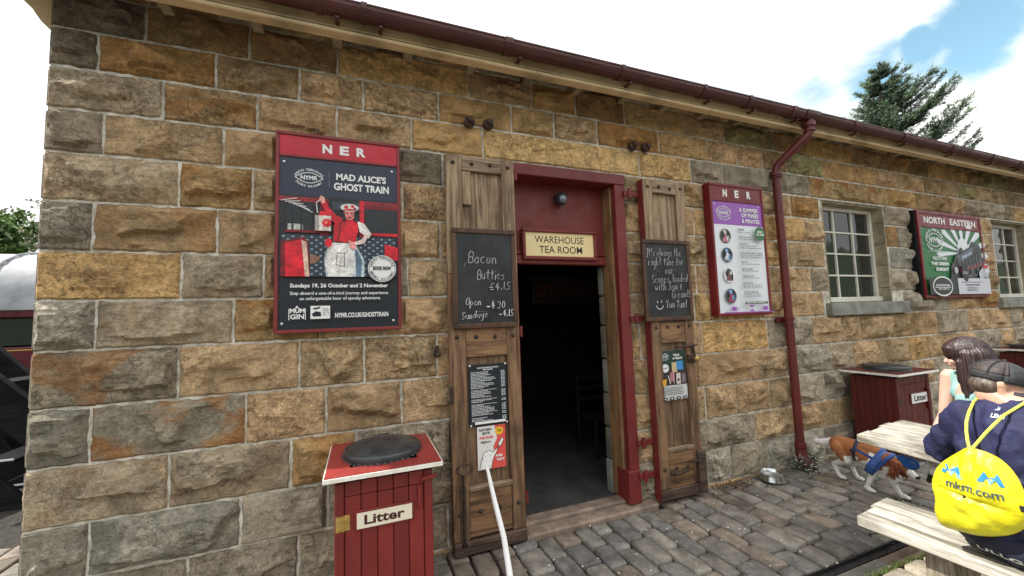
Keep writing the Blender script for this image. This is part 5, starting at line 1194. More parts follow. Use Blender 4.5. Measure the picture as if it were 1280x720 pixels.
def mat_mesh():
    m, t, b = new_mat('cap_mesh_panel'); g_ = nn(t, 'ShaderNodeNewGeometry'); ck = nn(t, 'ShaderNodeTexVoronoi', _Scale=260.); t.links.new(g_.outputs['Position'], ck.inputs['Vector'])
    n1 = noise(t, coords(t), 18., 5., .6); c = mix(t, smooth(t, ck.outputs[0], .25, .5), mix(t, smooth(t, n1, .4, .6), (.10, .055, .04), (.24, .16, .13)), (.022, .022, .024)); t.links.new(c, b.inputs['Base Color']); b.inputs['Roughness'].default_value = .6
    bump(t, b, ck.outputs[0], .4, .002); return m
M_MESH = mat_mesh()
def mat_hair(name, c0, c1, rough=.44):
    m, t, b = new_mat(name); v = coords(t, (90, 90, 5)); n1 = noise(t, v, 1., 5., .6); t.links.new(mix(t, smooth(t, n1, .35, .65), c0, c1), b.inputs['Base Color']); b.inputs['Roughness'].default_value = rough
    b.inputs['Specular IOR Level'].default_value = .7; bump(t, b, n1, .6, .004); return m
M_HAIR = mat_hair('dark_brown_hair', (.012, .006, .006), (.050, .022, .020)); M_HAIRG = mat_hair('short_brown_hair', (.05, .035, .025), (.14, .10, .075), .5)
def basis(f, up=(0, 0, 1)):
    f = Vector(f).normalized(); r_ = f.cross(Vector(up)).normalized(); u = r_.cross(f); return f, r_, u
def Mrot(r_, f, u): return Matrix(((r_.x, f.x, u.x), (r_.y, f.y, u.y), (r_.z, f.z, u.z)))
def head(mb, c, f, up, k=1.):
    """skull, jaw, nose, lips, ears; local axes: right, front, up"""
    f, r_, u = basis(f, up); R = Mrot(r_, f, u); P = lambda x, y, z: Vector(c)+r_*x*k+f*y*k+u*z*k; E = lambda x, y, z, a, b, d: mb.ell(P(x, y, z), (a*k, b*k, d*k), DUMMY, R, 16, 10)
    E(0, -.012, .028, .076, .095, .088); E(0, .022, -.025, .062, .068, .075); E(0, .048, -.072, .036, .036, .034); E(0, .030, -.055, .052, .048, .045)
    mb.cap(P(0, .086, .008), .008*k, P(0, .108, -.026), .0135*k, DUMMY); E(0, .100, -.030, .0165, .011, .009); E(0, .082, .034, .050, .018, .012)
    for s_ in (-1, 1):
        E(s_*.036, .066, -.028, .024, .022, .020); E(s_*.076, -.008, -.010, .010, .020, .031); E(s_*.086, -.016, .004, .006, .016, .020); E(s_*.080, -.002, -.032, .007, .009, .012); E(s_*.030, .080, .012, .013, .010, .009)
    E(0, .088, -.052, .021, .011, .006); E(0, .085, -.062, .018, .012, .0065)
    return P, R, (f, r_, u)
def hand(mb, w_, d, n_, s=1, curl=.5, k=1.):
    """wrist point w_, direction d, palm normal n_; s = side the thumb leaves on"""
    d = Vector(d).normalized(); n_ = Vector(n_); n_ = (n_-d*n_.dot(d)).normalized(); t_ = d.cross(n_)*s; R = Mrot(t_, d, n_)
    mb.ell(Vector(w_)+d*.045*k, (.040*k, .052*k, .016*k), DUMMY, R, 12, 8); mb.cap(w_, .026*k, Vector(w_)+d*.03*k, .026*k, DUMMY)
    for i, (L, off) in enumerate(((.070, .030), (.078, .010), (.073, -.011), (.058, -.030))):
        p = Vector(w_)+d*.085*k+t_*off*k; dd = d
        for j in range(3):
            L2 = L*(.45, .32, .25)[j]*k; dd = (dd-n_*curl*(.45+.25*j)+t_*off*.4).normalized(); q = p+dd*L2; mb.cap(p, (.0092-.0008*j)*k, q, (.0085-.0008*j)*k, DUMMY, 8); p = q
    p = Vector(w_)+d*.025*k+t_*.030*k; q = p+(d*.7+t_*.75).normalized()*.042*k; mb.cap(p, .012*k, q, .0105*k, DUMMY, 8); mb.cap(q, .0105*k, q+(d*.9+t_*.2-n_*curl*.5).normalized()*.032*k, .0085*k, DUMMY, 8)
SK = np.array((.62, .36, .26)); SKW = np.array((.66, .42, .33))
def skincol(base, lips=None, eyes=()):
    def fn(co):
        c = np.tile(base, (len(co), 1)); c *= (1+.10*(np.sin(co[:, :1]*31)*np.sin(co[:, 1:2]*27+co[:, 2:3]*23)))
        if lips is not None:
            d = np.linalg.norm((co-np.array(lips))*np.array([1, 1, 2.2]), axis=1); c[d < .019] = (.42, .13, .12)
        for e in eyes:
            d = np.linalg.norm(co-np.array(e), axis=1); c[d < .0105] = (.05, .03, .02)
        return c
    return fn
# ---------- the man with the yellow bag
man = empty('person', (2.78, .90, 0), 'man in a navy shirt and black mesh cap carrying a yellow drawstring bag', 'person')
hip = Vector((2.76, .90, .55)); HX = 2.80
shL = Vector((2.80, 1.065, 1.045)); shR = Vector((2.82, .70, 1.07)); neck = Vector((2.83, .875, 1.135)); hc = atX(1252, 482, 2.87); hf = Vector((.42, -.88, -.26)); elL = Vector((2.86, 1.20, .82)); elR = Vector((2.96, .63, .84)); wrL = Vector((3.12, 1.08, .79)); wrR = Vector((3.17, .72, .79))
mb = MB(); Ph, Rh, (hf_, hr_, hu_) = head(mb, hc, hf, (.10, 0, 1), .90)
mb.cap(neck-Vector((0, 0, .05)), .068, Vector(Ph(0, -.02, -.06)), .060, DUMMY); mb.ell((2.80, .88, .98), (.11, .17, .13), DUMMY); mb.cap((2.78, .89, .95), .12, hip, .14, DUMMY)
for a, b, c in ((shL, elL, wrL), (shR, elR, wrR)):
    mb.cap(a, .052, b, .040, DUMMY); mb.cap(b, .042, c, .027, DUMMY)
hand(mb, wrL, (1, -.25, -.02), (0, 0, 1), -1, .35); hand(mb, wrR, (1, .25, -.02), (0, 0, 1), 1, .35)
for s_ in (1, -1):
    h0 = hip+Vector((.03, .08*s_, -.02)); kn = Vector((3.10, .84+.11*s_, .50)); an = Vector((3.04, .80+.10*s_, .10)); mb.cap(h0, .088, kn, .06, DUMMY); mb.cap(kn, .058, an, .038, DUMMY); mb.cap(an+Vector((-.02, 0, -.05)), .036, an+Vector((.15, .01*s_, -.065)), .030, DUMMY)
blob('body', mb, .0065, M_SKIN, man, 4, skincol(SK, tuple(Ph(0, .09, -.057)), (tuple(Ph(.03, .086, .012)), tuple(Ph(-.03, .086, .012)))))
mb = MB()   # shirt
mb.ell((2.795, .88, 1.00), (.125, .19, .12), DUMMY); mb.cap((2.775, .885, .98), .150, (2.745, .90, .62), .165, DUMMY); mb.ell((2.755, .90, .72), (.145, .205, .22), DUMMY)
mb.cap((2.79, .74, .98), .10, (2.75, .78, .60), .12, DUMMY); mb.cap((2.78, 1.00, .98), .09, (2.745, 1.02, .62), .11, DUMMY)
mb.cap(shL, .070, elL, .062, DUMMY); mb.cap(shR, .070, elR, .062, DUMMY); mb.cap(elL, .060, elL.lerp(wrL, .35), .050, DUMMY); mb.cap(elR, .060, elR.lerp(wrR, .35), .050, DUMMY)
mb.cap(shL.lerp(neck, .1), .062, neck-Vector((0, 0, .045)), .070, DUMMY); mb.cap(shR.lerp(neck, .1), .062, neck-Vector((0, 0, .045)), .070, DUMMY)
def folds(co):
    f = np.sin(co[:, 2]*38+co[:, 1]*26+3*np.sin(co[:, 1]*9)+2*fbm(co[:, 1]*14, co[:, 2]*14)*3); g_ = np.sin(co[:, 1]*58-co[:, 2]*40+4*fbm(co[:, 1]*9, co[:, 2]*11+5))
    return .009*np.sign(f)*np.abs(f)**1.6*np.clip((1.08-co[:, 2])*4, .15, 1)+.005*g_*np.abs(g_)
shirt = blob('shirt', mb, .010, M_NAVY, man, 8, disp=folds)
mb = MB(); mb.ell((2.75, .90, .535), (.180, .225, .105), DUMMY); mb.ell((2.80, .90, .50), (.16, .20, .08), DUMMY)
blob('shirt_hem', mb, .010, M_NAVYD, man, 6, disp=lambda co: .004*np.sin(co[:, 1]*50+co[:, 2]*30))
mb = MB()
for s_ in (1, -1): mb.cap(hip+Vector((.0, .075*s_, -.01)), .105, Vector((3.10, .84+.11*s_, .50)), .078, DUMMY)
blob('shorts', mb, .010, M_SHORT, man, 5)
for s_ in (1, -1):
    mb = MB(); an = Vector((3.04, .80+.10*s_, .05)); mb.cap(an+Vector((-.03, 0, 0)), .045, an+Vector((.16, .01*s_, -.012)), .038, DUMMY); blob('shoe', mb, .008, M_SHOE, man, 3)
# cap: crown, mesh rear panel, brim, strap
mb = MB(); mb.ell(Ph(0, -.012, .050), (.088, .108, .084), DUMMY, Rh, 20, 12); capc = Ph(0, -.012, .050)
def capshape(name, mat, sel, parent, grow=0.):
    b = MB(); n, m_ = 40, 18; vs = []; fs = []; ids = {}
    for i in range(m_+1):
        th = math.pi*.60*i/m_
        for j in range(n+1):
            ph = 2*math.pi*j/n; x = math.sin(th)*math.cos(ph); y = math.sin(th)*math.sin(ph); z = math.cos(th)
            vs.append(Ph(x*(.089+grow), -.012+y*(.109+grow), .044+z*(.086+grow)))
    for i in range(m_):
        for j in range(n):
            th = math.pi*.60*(i+.5)/m_; ph = 2*math.pi*(j+.5)/n
            if sel(th, ph): fs.append((i*(n+1)+j, i*(n+1)+j+1, (i+1)*(n+1)+j+1, (i+1)*(n+1)+j))
    b.add(vs, fs, mat); o = b.build(name, parent, smooth_=True); md = o.modifiers.new('t', 'SOLIDIFY'); md.thickness = .003; return o
rear = lambda ph: abs(((ph-1.5*math.pi+math.pi) % (2*math.pi))-math.pi)
def is_mesh(th, ph): return .24 < th < 1.45 and (rear(ph) > .10) and rear(ph) < 1.75
cap_ = capshape('cap', M_CAP, lambda th, ph: not is_mesh(th, ph), man); capshape('mesh_panel', M_MESH, is_mesh, cap_, -.0012)
def brim(m, mt):
    vs = []; fs = []; n = 16
    for i, rr2 in enumerate((1., 1.25, 1.5, 1.72)):
        for k in range(n+1):
            a = math.radians(25+130*k/n); rad = 1+(rr2-1)*math.sin(math.pi*k/n)**.5; vs.append(Ph(.089*math.cos(a)*(1+(rad-1)*.35), -.012+.107*math.sin(a)*rad, .000-.020*abs(math.cos(a))**1.5-.012*i*.5))
    for i in range(3):
        for k in range(n): fs.append((i*(n+1)+k, i*(n+1)+k+1, (i+1)*(n+1)+k+1, (i+1)*(n+1)+k))
    m.add(vs, fs, mt)
bo_ = P1('brim', cap_, M_CAP, brim, smooth_=True); md = bo_.modifiers.new('t', 'SOLIDIFY'); md.thickness = .005
def seams(m, mt):
    for a in (1.5*math.pi, 1.5*math.pi-1.0, 1.5*math.pi+1.0): m.tube([Ph(math.sin(t)*math.cos(a)*.091, -.012+math.sin(t)*math.sin(a)*.111, .044+math.cos(t)*.088) for t in [.02+1.5*k/12 for k in range(13)]], .0035, mt, 6)
    m.ell(Ph(0, -.012, .132), .008, mt)
    for k in range(7): m.obox(Ph(-.05+.016*k, -.118+.018*abs(k-3)*.45, .012), hr_*.005, hf_*.003, hu_*.008, mt)
P1('cap_seam', cap_, M_CAP, seams)
mb = MB(); mb.ell(Ph(0, -.045, -.012), (.079, .068, .052), DUMMY, Rh); blob('hair', mb, .006, M_HAIRG, man, 3)
def specs(m, mt):
    for s_ in (1, -1): m.tube([Ph(s_*.086, -.018, .012), Ph(s_*.083, .04, .016), Ph(s_*.068, .085, .016), Ph(s_*.02, .102, .014)], .0022, mt, 6); m.tube([Ph(s_*.035+.020*math.cos(a), .100-.25*abs(.02*math.cos(a)), .006+.016*math.sin(a)) for a in [2*math.pi*k/16 for k in range(17)]], .0016, mt, 5, False)
P1('glasses', man, flat((.02, .02, .02), .3, name='spectacle_frame'), specs)
# print on the back of the shirt and on its hem
def back_x(y, z):   # outer surface of the shirt seen from behind, found by ray cast
    ok, loc, no, _ = shirt.ray_cast(Vector((2.0, y, z))-shirt.location, Vector((1, 0, 0))); return (loc.x+shirt.location.x) if ok else 2.62
bpy.context.view_layer.update()
p_ = atX(1240, 517, 2.66); zb = p_.z; yb_ = p_.y
PRT = flat((.62, .64, .70), .5, name='print')
class Wrap(Sheet):
    def P(s, u, v):
        q = s.o+s.U*u+s.V*v; return Vector((s.fn(q.y, q.z)-.0045, q.y, q.z))
s = Wrap((2.6, yb_+.018, zb+.024), (0, -.055, 0), (0, 0, -.045), (-1, 0, 0)); s.fn = back_x
s.text('LEND', .1, .62, .95, .98, (.6, .62, .7), .03); s.line([(.15, .15), (.30, .25), (.15, .35)], .05, (.6, .62, .7)); s.line([(.3, .15), (.45, .25), (.3, .35)], .05, (.6, .62, .7)); s.done('back_print', shirt)
hem = [o for o in C.objects if o.name.startswith('shirt_hem')][0]
def hem_x(y, z):
    ok, loc, no, _ = hem.ray_cast(Vector((2.0, y, z))-hem.location, Vector((1, 0, 0))); return (loc.x+hem.location.x) if ok else 2.60
s = Wrap((2.6, 1.00, .512), (0, -.215, 0), (0, 0, -.020), (-1, 0, 0)); s.fn = hem_x; s.text('ULLGPR', .02, .05, .98, .95, (.55, .55, .52), .02); s.done('hem_print', hem)
# the drawstring bag: a puffed sack gathered at the top
BX = 2.545; bt = atX(1213, 561, BX-.02); bl = atX(1171, 592, BX); bbm = atX(1228, 667, BX); brt = atX(1282, 600, BX)
bagW = (bl.y-brt.y); bcy = (bl.y+brt.y)/2-.004
zt = bt.z; zb_ = bbm.z
outl = [(1213, 558, .0), (1200, 565, .25), (1185, 574, .55), (1175, 584, .8), (1170, 600, .95), (1174, 618, 1), (1174, 640, 1), (1183, 655, .9), (1202, 662, .7), (1230, 668, .6), (1258, 668, .7), (1280, 662, .85), (1296, 645, 1), (1288, 620, 1), (1276, 595, .9), (1262, 578, .7), (1243, 566, .4), (1225, 560, .15)]
def bagm_(m, mt):
    n = len(outl); cc = Vector((0, 0, 0)); O = []
    for (px, py, q) in outl: O.append(atX(px, py, BX+.03))
    # smooth the outline
    Q = []
    for i in range(n):
        for t in (0, .33, .67):
            p0_, p1_, p2_, p3_ = O[i-1], O[i], O[(i+1) % n], O[(i+2) % n]
            Q.append(.5*((2*p1_)+(-p0_+p2_)*t+(2*p0_-5*p1_+4*p2_-p3_)*t*t+(-p0_+3*p1_-3*p2_+p3_)*t**3))
    n = len(Q); ctr = Vector((BX, sum(p.y for p in Q)/n, sum(p.z for p in Q)/n-.015)); rings = 14; vs = []; fs = []
    zmax = max(p.z for p in Q); zmin = min(p.z for p in Q)
    for side in (-1, 1):
        for k in range(rings+1):
            f = k/rings
            for i, p in enumerate(Q):
                y = ctr.y+(p.y-ctr.y)*f; z = ctr.z+(p.z-ctr.z)*f; hgt = (z-zmin)/(zmax-zmin)
                puff = math.sqrt(max(0, 1-f**2.4))*(.075 if side < 0 else .055)*(1-.55*max(0, hgt-.55)/.45)
                fold = .012*math.sin((y-ctr.y)*120*(1+.3*hgt)+math.sin(z*30)*.7)*max(0, hgt-.45)*2*(1-f**3)+.005*math.sin(z*55+y*24+1.5*math.sin(y*40))*(1-f**3)+.003*math.sin(y*70-z*40+2*math.sin(z*33))
                crease = .012*math.exp(-((z-(ctr.z-.004+.10*(y-ctr.y)))/.008)**2)*(1-f**4)
                vs.append((BX+side*(puff+(fold-crease if side < 0 else 0)), y, z))
    N_ = (rings+1)*n
    for sd in (0, 1):
        for k in range(rings):
            for i in range(n):
                a = sd*N_+k*n+i; b = sd*N_+k*n+(i+1) % n; fs.append((a, b, b+n, a+n))
    for i in range(n): fs.append((rings*n+i, rings*n+(i+1) % n, N_+rings*n+(i+1) % n, N_+rings*n+i))
    m.add(vs, fs, mt)
bag = P1('drawstring_bag', None, M_YEL, bagm_, smooth_=True, label='bright yellow drawstring bag on the back of the man in navy', cat='bag')
bpy.context.view_layer.update()
def bag_x(y, z):
    ok, loc, no, _ = bag.ray_cast(Vector((2.0, y, z))-bag.location, Vector((1, 0, 0))); return (loc.x+bag.location.x) if ok else BX
e0 = atX(1181, 594, BX-.07); e1 = atX(1251, 611, BX-.07)
s = Wrap((BX, atX(1181, 600, BX-.07).y, e0.z+.012), (0, -(atX(1181, 600, BX-.07).y-atX(1250, 600, BX-.07).y), 0), (0, 0, -.062), (-1, 0, 0)); s.fn = bag_x
s.text('mkm.com', .0, .40, 1., .95, (.05, .09, .10), .015)
BL = (.02, .22, .52)
for (u0, u1, dv) in ((-.12, .33, -.55), (.58, 1.02, -.60)):
    w_ = u1-u0
    s.poly([(u0, dv+.62), (u0+w_*.22, dv), (u0+w_*.42, dv+.34), (u0+w_*.74, dv), (u0+w_, dv+.72), (u0+w_*.80, dv+.72), (u0+w_*.68, dv+.38), (u0+w_*.52, dv+.66), (u0+w_*.32, dv+.40), (u0+w_*.20, dv+.66)], BL)
s.done('lettering', bag)
ep = atX(1276, 637, BX-.05); P1('eyelet', bag, M_BLACK, lambda m, mt: m.lathe((bag_x(ep.y, ep.z)-.002, ep.y, ep.z), [(.012, 0), (.012, .003), (.005, .004)], mt, 16, (-1, 0, 0)))
zp = atX(1205, 622, BX-.07); P1('zip_pull', bag, M_IRON, lambda m, mt: (m.obox((bag_x(zp.y, zp.z)-.003, zp.y, zp.z), (.002, 0, 0), (0, .004, 0), (0, 0, .008), mt),))
gt_ = Vector((BX-.01, atX(1214, 562, BX).y, zt-.012))
for (px, py) in ((1200, 506), (1264, 508)):
    e_ = atX(px, py, 2.66); top_ = Vector((2.70, e_.y, e_.z)); pts = [gt_, gt_.lerp(e_, .35)+Vector((0, 0, .0)), gt_.lerp(e_, .7)]
    pts = [gt_]
    for t in (.2, .4, .6, .8, 1.):
        q = gt_.lerp(e_, t); xx = back_x(q.y, q.z)-.008; q.x = min(xx, gt_.x*(1-t)+xx*t); pts.append(q)
    last = pts[-1]; pts.append(last+Vector((.05, 0, .015)))
    P1('cord', bag, M_CORD, lambda m, mt: m.tube(pts, .0058, mt, 8), smooth_=True)
# ---------- the woman on the far bench
wmn = empty('person', (4.05, 1.40, 0), 'woman with long dark hair and teal sleeveless top seated beyond the table', 'person')
wf = Vector((-.70, .72, 0)); wr = Vector((.72, .70, 0)); hcW = atX(1205, 445, 3.90); base = Vector((hcW.x+.02, hcW.y-.01, 0)); hW = Vector((-.30, .90, -.20))
hip = Vector((4.06, 1.38, .54)); nk = Vector((hcW.x+.01, hcW.y-.02, 1.12)); sR = Vector((nk.x+.07, nk.y+.135, 1.075)); sL = Vector((nk.x-.12, nk.y-.12, 1.075))
eR = sR+Vector((-.01, .04, -.27)); eL = sL+Vector((-.03, -.02, -.27)); wR_ = eR+Vector((-.10, .06, -.20)); wL_ = eL+Vector((-.10, .16, -.06))
mb = MB(); Pw, Rw, (wf_, wr_, wu_) = head(mb, hcW, hW, (0, .08, 1), .90)
mb.cap(nk-Vector((0, 0, .05)), .050, Pw(0, -.02, -.06), .045, DUMMY); mb.ell(nk-Vector((-.015, .015, .17)), (.105, .105, .14), DUMMY); mb.cap(nk-Vector((-.015, .015, .2)), .09, hip, .12, DUMMY)
for a, b, c, sg in ((sR, eR, wR_, 1), (sL, eL, wL_, -1)): mb.cap(a, .050, b, .038, DUMMY); mb.cap(b, .035, c, .022, DUMMY)
hand(mb, wR_, (-.8, .3, -.4), (0, .3, 1), 1, .5, .88); hand(mb, wL_, (-.5, .7, -.3), (0, .3, 1), -1, .5, .88)
for s_ in (1, -1):
    h0 = hip+wr*.085*s_; kn = h0+Vector((-.36, -.03, -.03)); an = kn+Vector((.02, .0, -.40)); mb.cap(h0, .080, kn, .055, DUMMY); mb.cap(kn, .052, an, .035, DUMMY); mb.cap(an+Vector((.01, -.01, -.03)), .034, an+Vector((-.14, -.01, -.045)), .026, DUMMY)
blob('body', mb, .0065, M_SKIN, wmn, 4, skincol(SKW, tuple(Pw(0, .09, -.057)), (tuple(Pw(.03, .084, .012)), tuple(Pw(-.03, .084, .012)))))
mb = MB(); mb.ell(nk-Vector((-.015, .015, .20)), (.112, .112, .14), DUMMY); mb.cap(nk-Vector((-.015, .015, .22)), .108, hip+Vector((0, 0, .02)), .135, DUMMY)
for a in (sR, sL): mb.cap(a.lerp(nk, .30)+Vector((0, 0, .012)), .028, a.lerp(nk, .4)-Vector((0, 0, .13)), .05, DUMMY)
blob('tank_top', mb, .009, M_TEAL, wmn, 5, disp=lambda co: .003*np.sin(co[:, 2]*50+co[:, 0]*60))
mb = MB()
for s_ in (1, -1):
    h0 = hip+wr*.085*s_; kn = h0+Vector((-.36, -.03, -.03)); an = kn+Vector((.02, .0, -.36)); mb.cap(h0, .10, kn, .070, DUMMY); mb.cap(kn, .068, an, .05, DUMMY)
blob('jeans', mb, .011, M_DENIM, wmn, 4)
for s_ in (1, -1):
    an = hip+wr*.085*s_+Vector((-.34, -.03, -.475)); mb = MB(); mb.cap(an, .04, an+Vector((-.15, -.01, -.01)), .034, DUMMY); blob('shoe', mb, .009, M_SHOE, wmn, 3)
mb = MB(); mb.ell(Pw(0, -.022, .040), (.100, .112, .096), DUMMY, Rw); mb.ell(Pw(0, .050, .066), (.074, .044, .042), DUMMY, Rw); mb.ell(Pw(0, .070, .044), (.066, .022, .026), DUMMY, Rw)
for s_ in (1, -1):
    mb.cap(Pw(s_*.080, -.022, .01), .044, Pw(s_*.088, -.020, -.12), .044, DUMMY); mb.cap(Pw(s_*.088, -.020, -.12), .044, Pw(s_*.084, .010, -.25), .030, DUMMY); mb.cap(Pw(s_*.060, -.07, .0), .058, Pw(s_*.070, -.06, -.25), .042, DUMMY)
mb.cap(Pw(-.084, .020, -.04), .030, Pw(-.088, .050, -.17), .026, DUMMY); mb.cap(Pw(-.088, .050, -.17), .026, Pw(-.080, .065, -.29), .014, DUMMY)
mb.cap(Pw(0, -.075, .02), .070, Pw(0, -.10, -.16), .066, DUMMY); mb.cap(Pw(0, -.10, -.16), .066, Pw(0, -.08, -.28), .044, DUMMY)
hair = blob('hair', mb, .006, M_HAIR, wmn, 5, disp=lambda co: .0035*np.sin(np.arctan2(co[:, 1]-hcW.y, co[:, 0]-hcW.x)*46)+.0012*np.sin(np.arctan2(co[:, 1]-hcW.y, co[:, 0]-hcW.x)*101))
st = MB(); r = random.Random(12)
for k in range(420):
    a = r.uniform(0, 2*math.pi)
    if math.sin(a) > .80: continue
    top_ = Pw(.02*math.cos(a), -.02+.02*math.sin(a), .130); pts = [top_]
    for q in (.35, .65, .9): t = q*math.pi/2; pts.append(Pw(.096*math.cos(a)*math.sin(t), -.018+.108*math.sin(a)*math.sin(t), .040+.093*math.cos(t)))
    L = r.uniform(.20, .34)*(1 if math.sin(a) < .55 else .25); jx, jy = r.uniform(-.012, .012), r.uniform(-.012, .012)
    for q in (.3, .6, 1.): pts.append(Pw(.100*math.cos(a)+jx*q-.02*math.cos(a)*q, -.018+.108*math.sin(a)+jy*q-.02*q*math.sin(a), .02-L*q))
    st.tube(pts, [.0015, .0022, .0024, .0024, .0022, .0018, .0004], M_HAIR, 4, False)
st.build('hair_strands', hair, smooth_=True, kind='stuff')
# ---------- the spaniel
dog = empty('dog', (4.15, 2.2, 0), 'brown and white spaniel in a blue harness sniffing under the picnic table', 'dog')
dP = lambda px, py, x: atX(px, py, x)
mb = MB(); E = mb.ell; K = mb.cap
rump = Vector((4.21, 2.46, .305)); ribs = Vector((4.19, 2.24, .275)); chest = Vector((4.17, 2.14, .255)); wither = Vector((4.175, 2.16, .325))
K(rump, .082, Vector((4.20, 2.32, .305)), .080, DUMMY); K(Vector((4.20, 2.32, .300)), .082, ribs, .095, DUMMY); K(ribs, .093, chest, .088, DUMMY); E(chest+Vector((0, -.03, -.02)), (.07, .07, .085), DUMMY); K(wither, .06, Vector((4.20, 2.36, .335)), .055, DUMMY)
hd = Vector((4.15, 1.985, .285)); hdf = Vector((-.12, -.90, -.40)).normalized()
K(chest+Vector((0, -.02, .02)), .075, hd+Vector((.0, .07, .02)), .055, DUMMY)
fD, rD, uD = basis(hdf); RD = Mrot(rD, fD, uD); PD = lambda x, y, z: hd+rD*x+fD*y+uD*z
E(PD(0, 0, 0), (.052, .060, .052), DUMMY, RD); E(PD(0, .035, .012), (.038, .035, .034), DUMMY, RD); K(PD(0, .05, -.012), .032, PD(0, .115, -.022), .023, DUMMY); E(PD(0, .128, -.012), (.014, .012, .011), DUMMY, RD); E(PD(0, .09, -.038), (.02, .035, .012), DUMMY, RD)
for s_ in (1, -1): K(PD(s_*.05, -.012, .012), .018, PD(s_*.066, .0, -.065), .026, DUMMY); K(PD(s_*.066, .0, -.065), .026, PD(s_*.058, .012, -.105), .014, DUMMY)
# tail: feathered and pale, held out behind
K(rump+Vector((.0, .05, .035)), .024, Vector((4.20, 2.59, .290)), .038, DUMMY); K(Vector((4.20, 2.59, .290)), .038, Vector((4.19, 2.66, .285)), .024, DUMMY)
# hind legs: thigh, hock, shank, paw
for s_, fx, fy in ((-1, 4.175, 2.455), (1, 4.28, 2.37)):
    hpx = 4.20+.05*s_; kn = Vector((hpx, fy-.075, .195)); hk = Vector((fx, fy+.055, .125)); pw = Vector((fx, fy+.015, .028)); K(Vector((hpx, fy-.01, .295)), .062, kn, .038, DUMMY); K(kn, .036, hk, .019, DUMMY); K(hk, .018, pw, .017, DUMMY); E(pw+Vector((0, -.022, -.008)), (.022, .032, .018), DUMMY)
    for t in (-1, 0, 1): E(pw+Vector((t*.012, -.046, -.012)), (.008, .012, .011), DUMMY)
for s_, pe, pw in ((-1, Vector((4.115, 2.17, .145)), Vector((4.09, 2.215, .030))), (1, Vector((4.20, 2.10, .15)), Vector((4.18, 2.025, .030)))):
    sh_ = Vector((4.17+.055*s_, 2.16, .235)); K(sh_, .050, pe, .030, DUMMY); mid = pe.lerp(pw, .6)+Vector((0, -.012*s_*0, 0)); K(pe, .028, mid, .020, DUMMY); K(mid, .020, pw, .018, DUMMY); E(pw+Vector((0, -.025, -.010)), (.024, .036, .018), DUMMY)
    for t in (-1, 0, 1): E(pw+Vector((t*.013, -.054, -.014)), (.009, .013, .011), DUMMY)
def furcol(co):
    n = len(co); W_ = np.array((.78, .76, .72)); B_ = np.array((.36, .13, .045)); D_ = np.array((.25, .07, .03)); nz_ = .03*np.sin(co[:, 1]*40+np.sin(co[:, 2]*50)*1.5)+.02*np.sin(co[:, 2]*90+co[:, 0]*60)
    c = np.tile(W_, (n, 1)); y = co[:, 1]; z = co[:, 2]+nz_
    back = (y < 2.54) & (y > 2.08) & (z > .255-.10*(y-2.2)) & (z > .235); c[back] = B_
    thigh = (y > 2.36) & (y < 2.53) & (z > .19) & (co[:, 0] < 5); c[thigh & (z > .22)] = B_
    blaze = (y > 2.11) & (y < 2.18) & (z < .31+.02*np.sin(co[:, 0]*80)); c[blaze] = W_
    rel = co-np.array(hd); u_ = rel@np.array(uD); f_ = rel@np.array(fD); r_ = rel@np.array(rD)
    hdm = (f_ > -.10) & (np.linalg.norm(rel, axis=1) < .20) & (y < 2.05); c[hdm] = B_*1.05
    ear = hdm & (np.abs(r_) > .046); c[ear] = D_
    c[hdm & (f_ > .062)] = W_; c[hdm & (np.abs(r_) < .013) & (u_ > .02)] = W_; c[hdm & (f_ > .120) & (u_ > -.024)] = (.02, .015, .015)
    c[hdm & (f_ > .03) & (f_ < .048) & (np.abs(r_) > .026) & (np.abs(r_) < .040) & (u_ > .012) & (u_ < .030)] = (.015, .01, .01)
    nk_ = (y < 2.13) & (y > 1.98) & (z > .25) & ~hdm; c[nk_] = B_; c[(y > 2.53)] = W_
    return c
blob('body', mb, .0062, M_FUR, dog, 4, furcol, disp=lambda co: .0008*np.sin(co[:, 1]*210+co[:, 2]*260))
# long hair on the ears, tail and chest
M_FW = flat((.74, .72, .68), .7, name='white_fur'); M_FB = flat((.27, .085, .035), .7, name='brown_fur'); ft = MB(); r = random.Random(77)
for k in range(260):
    t = r.random(); p = Vector((4.20, 2.53+.13*t, .300)); d = Vector((r.gauss(0, .5), r.uniform(-.2, 1.), r.gauss(-.45, .6))).normalized()*r.uniform(.025, .06)*(1.1-t*.4); ft.tube([p, p+d*.6, p+d+Vector((0, .01, -.012))], [.0035, .0025, .0003], M_FW, 3, False)
for k in range(300):
    s_ = r.choice((1, -1)); p = PD(s_*(.056+r.uniform(-.01, .022)), r.uniform(-.02, .03), r.uniform(-.10, .02)); d = Vector((r.gauss(0, .3), r.gauss(0, .4), -1)).normalized()*r.uniform(.02, .055); ft.tube([p, p+d*.5+Vector((0, r.uniform(-.006, .006), 0)), p+d], [.004, .003, .0003], M_FB, 3, False)
for k in range(140):
    p = Vector((4.17+r.uniform(-.06, .06), r.uniform(2.04, 2.25), .19+r.uniform(-.01, .02))); d = Vector((r.gauss(0, .3), r.gauss(0, .3), -1)).normalized()*r.uniform(.015, .035); ft.tube([p, p+d], [.003, .0003], M_FW, 3, False)
ft.build('feathering', dog, kind='stuff')
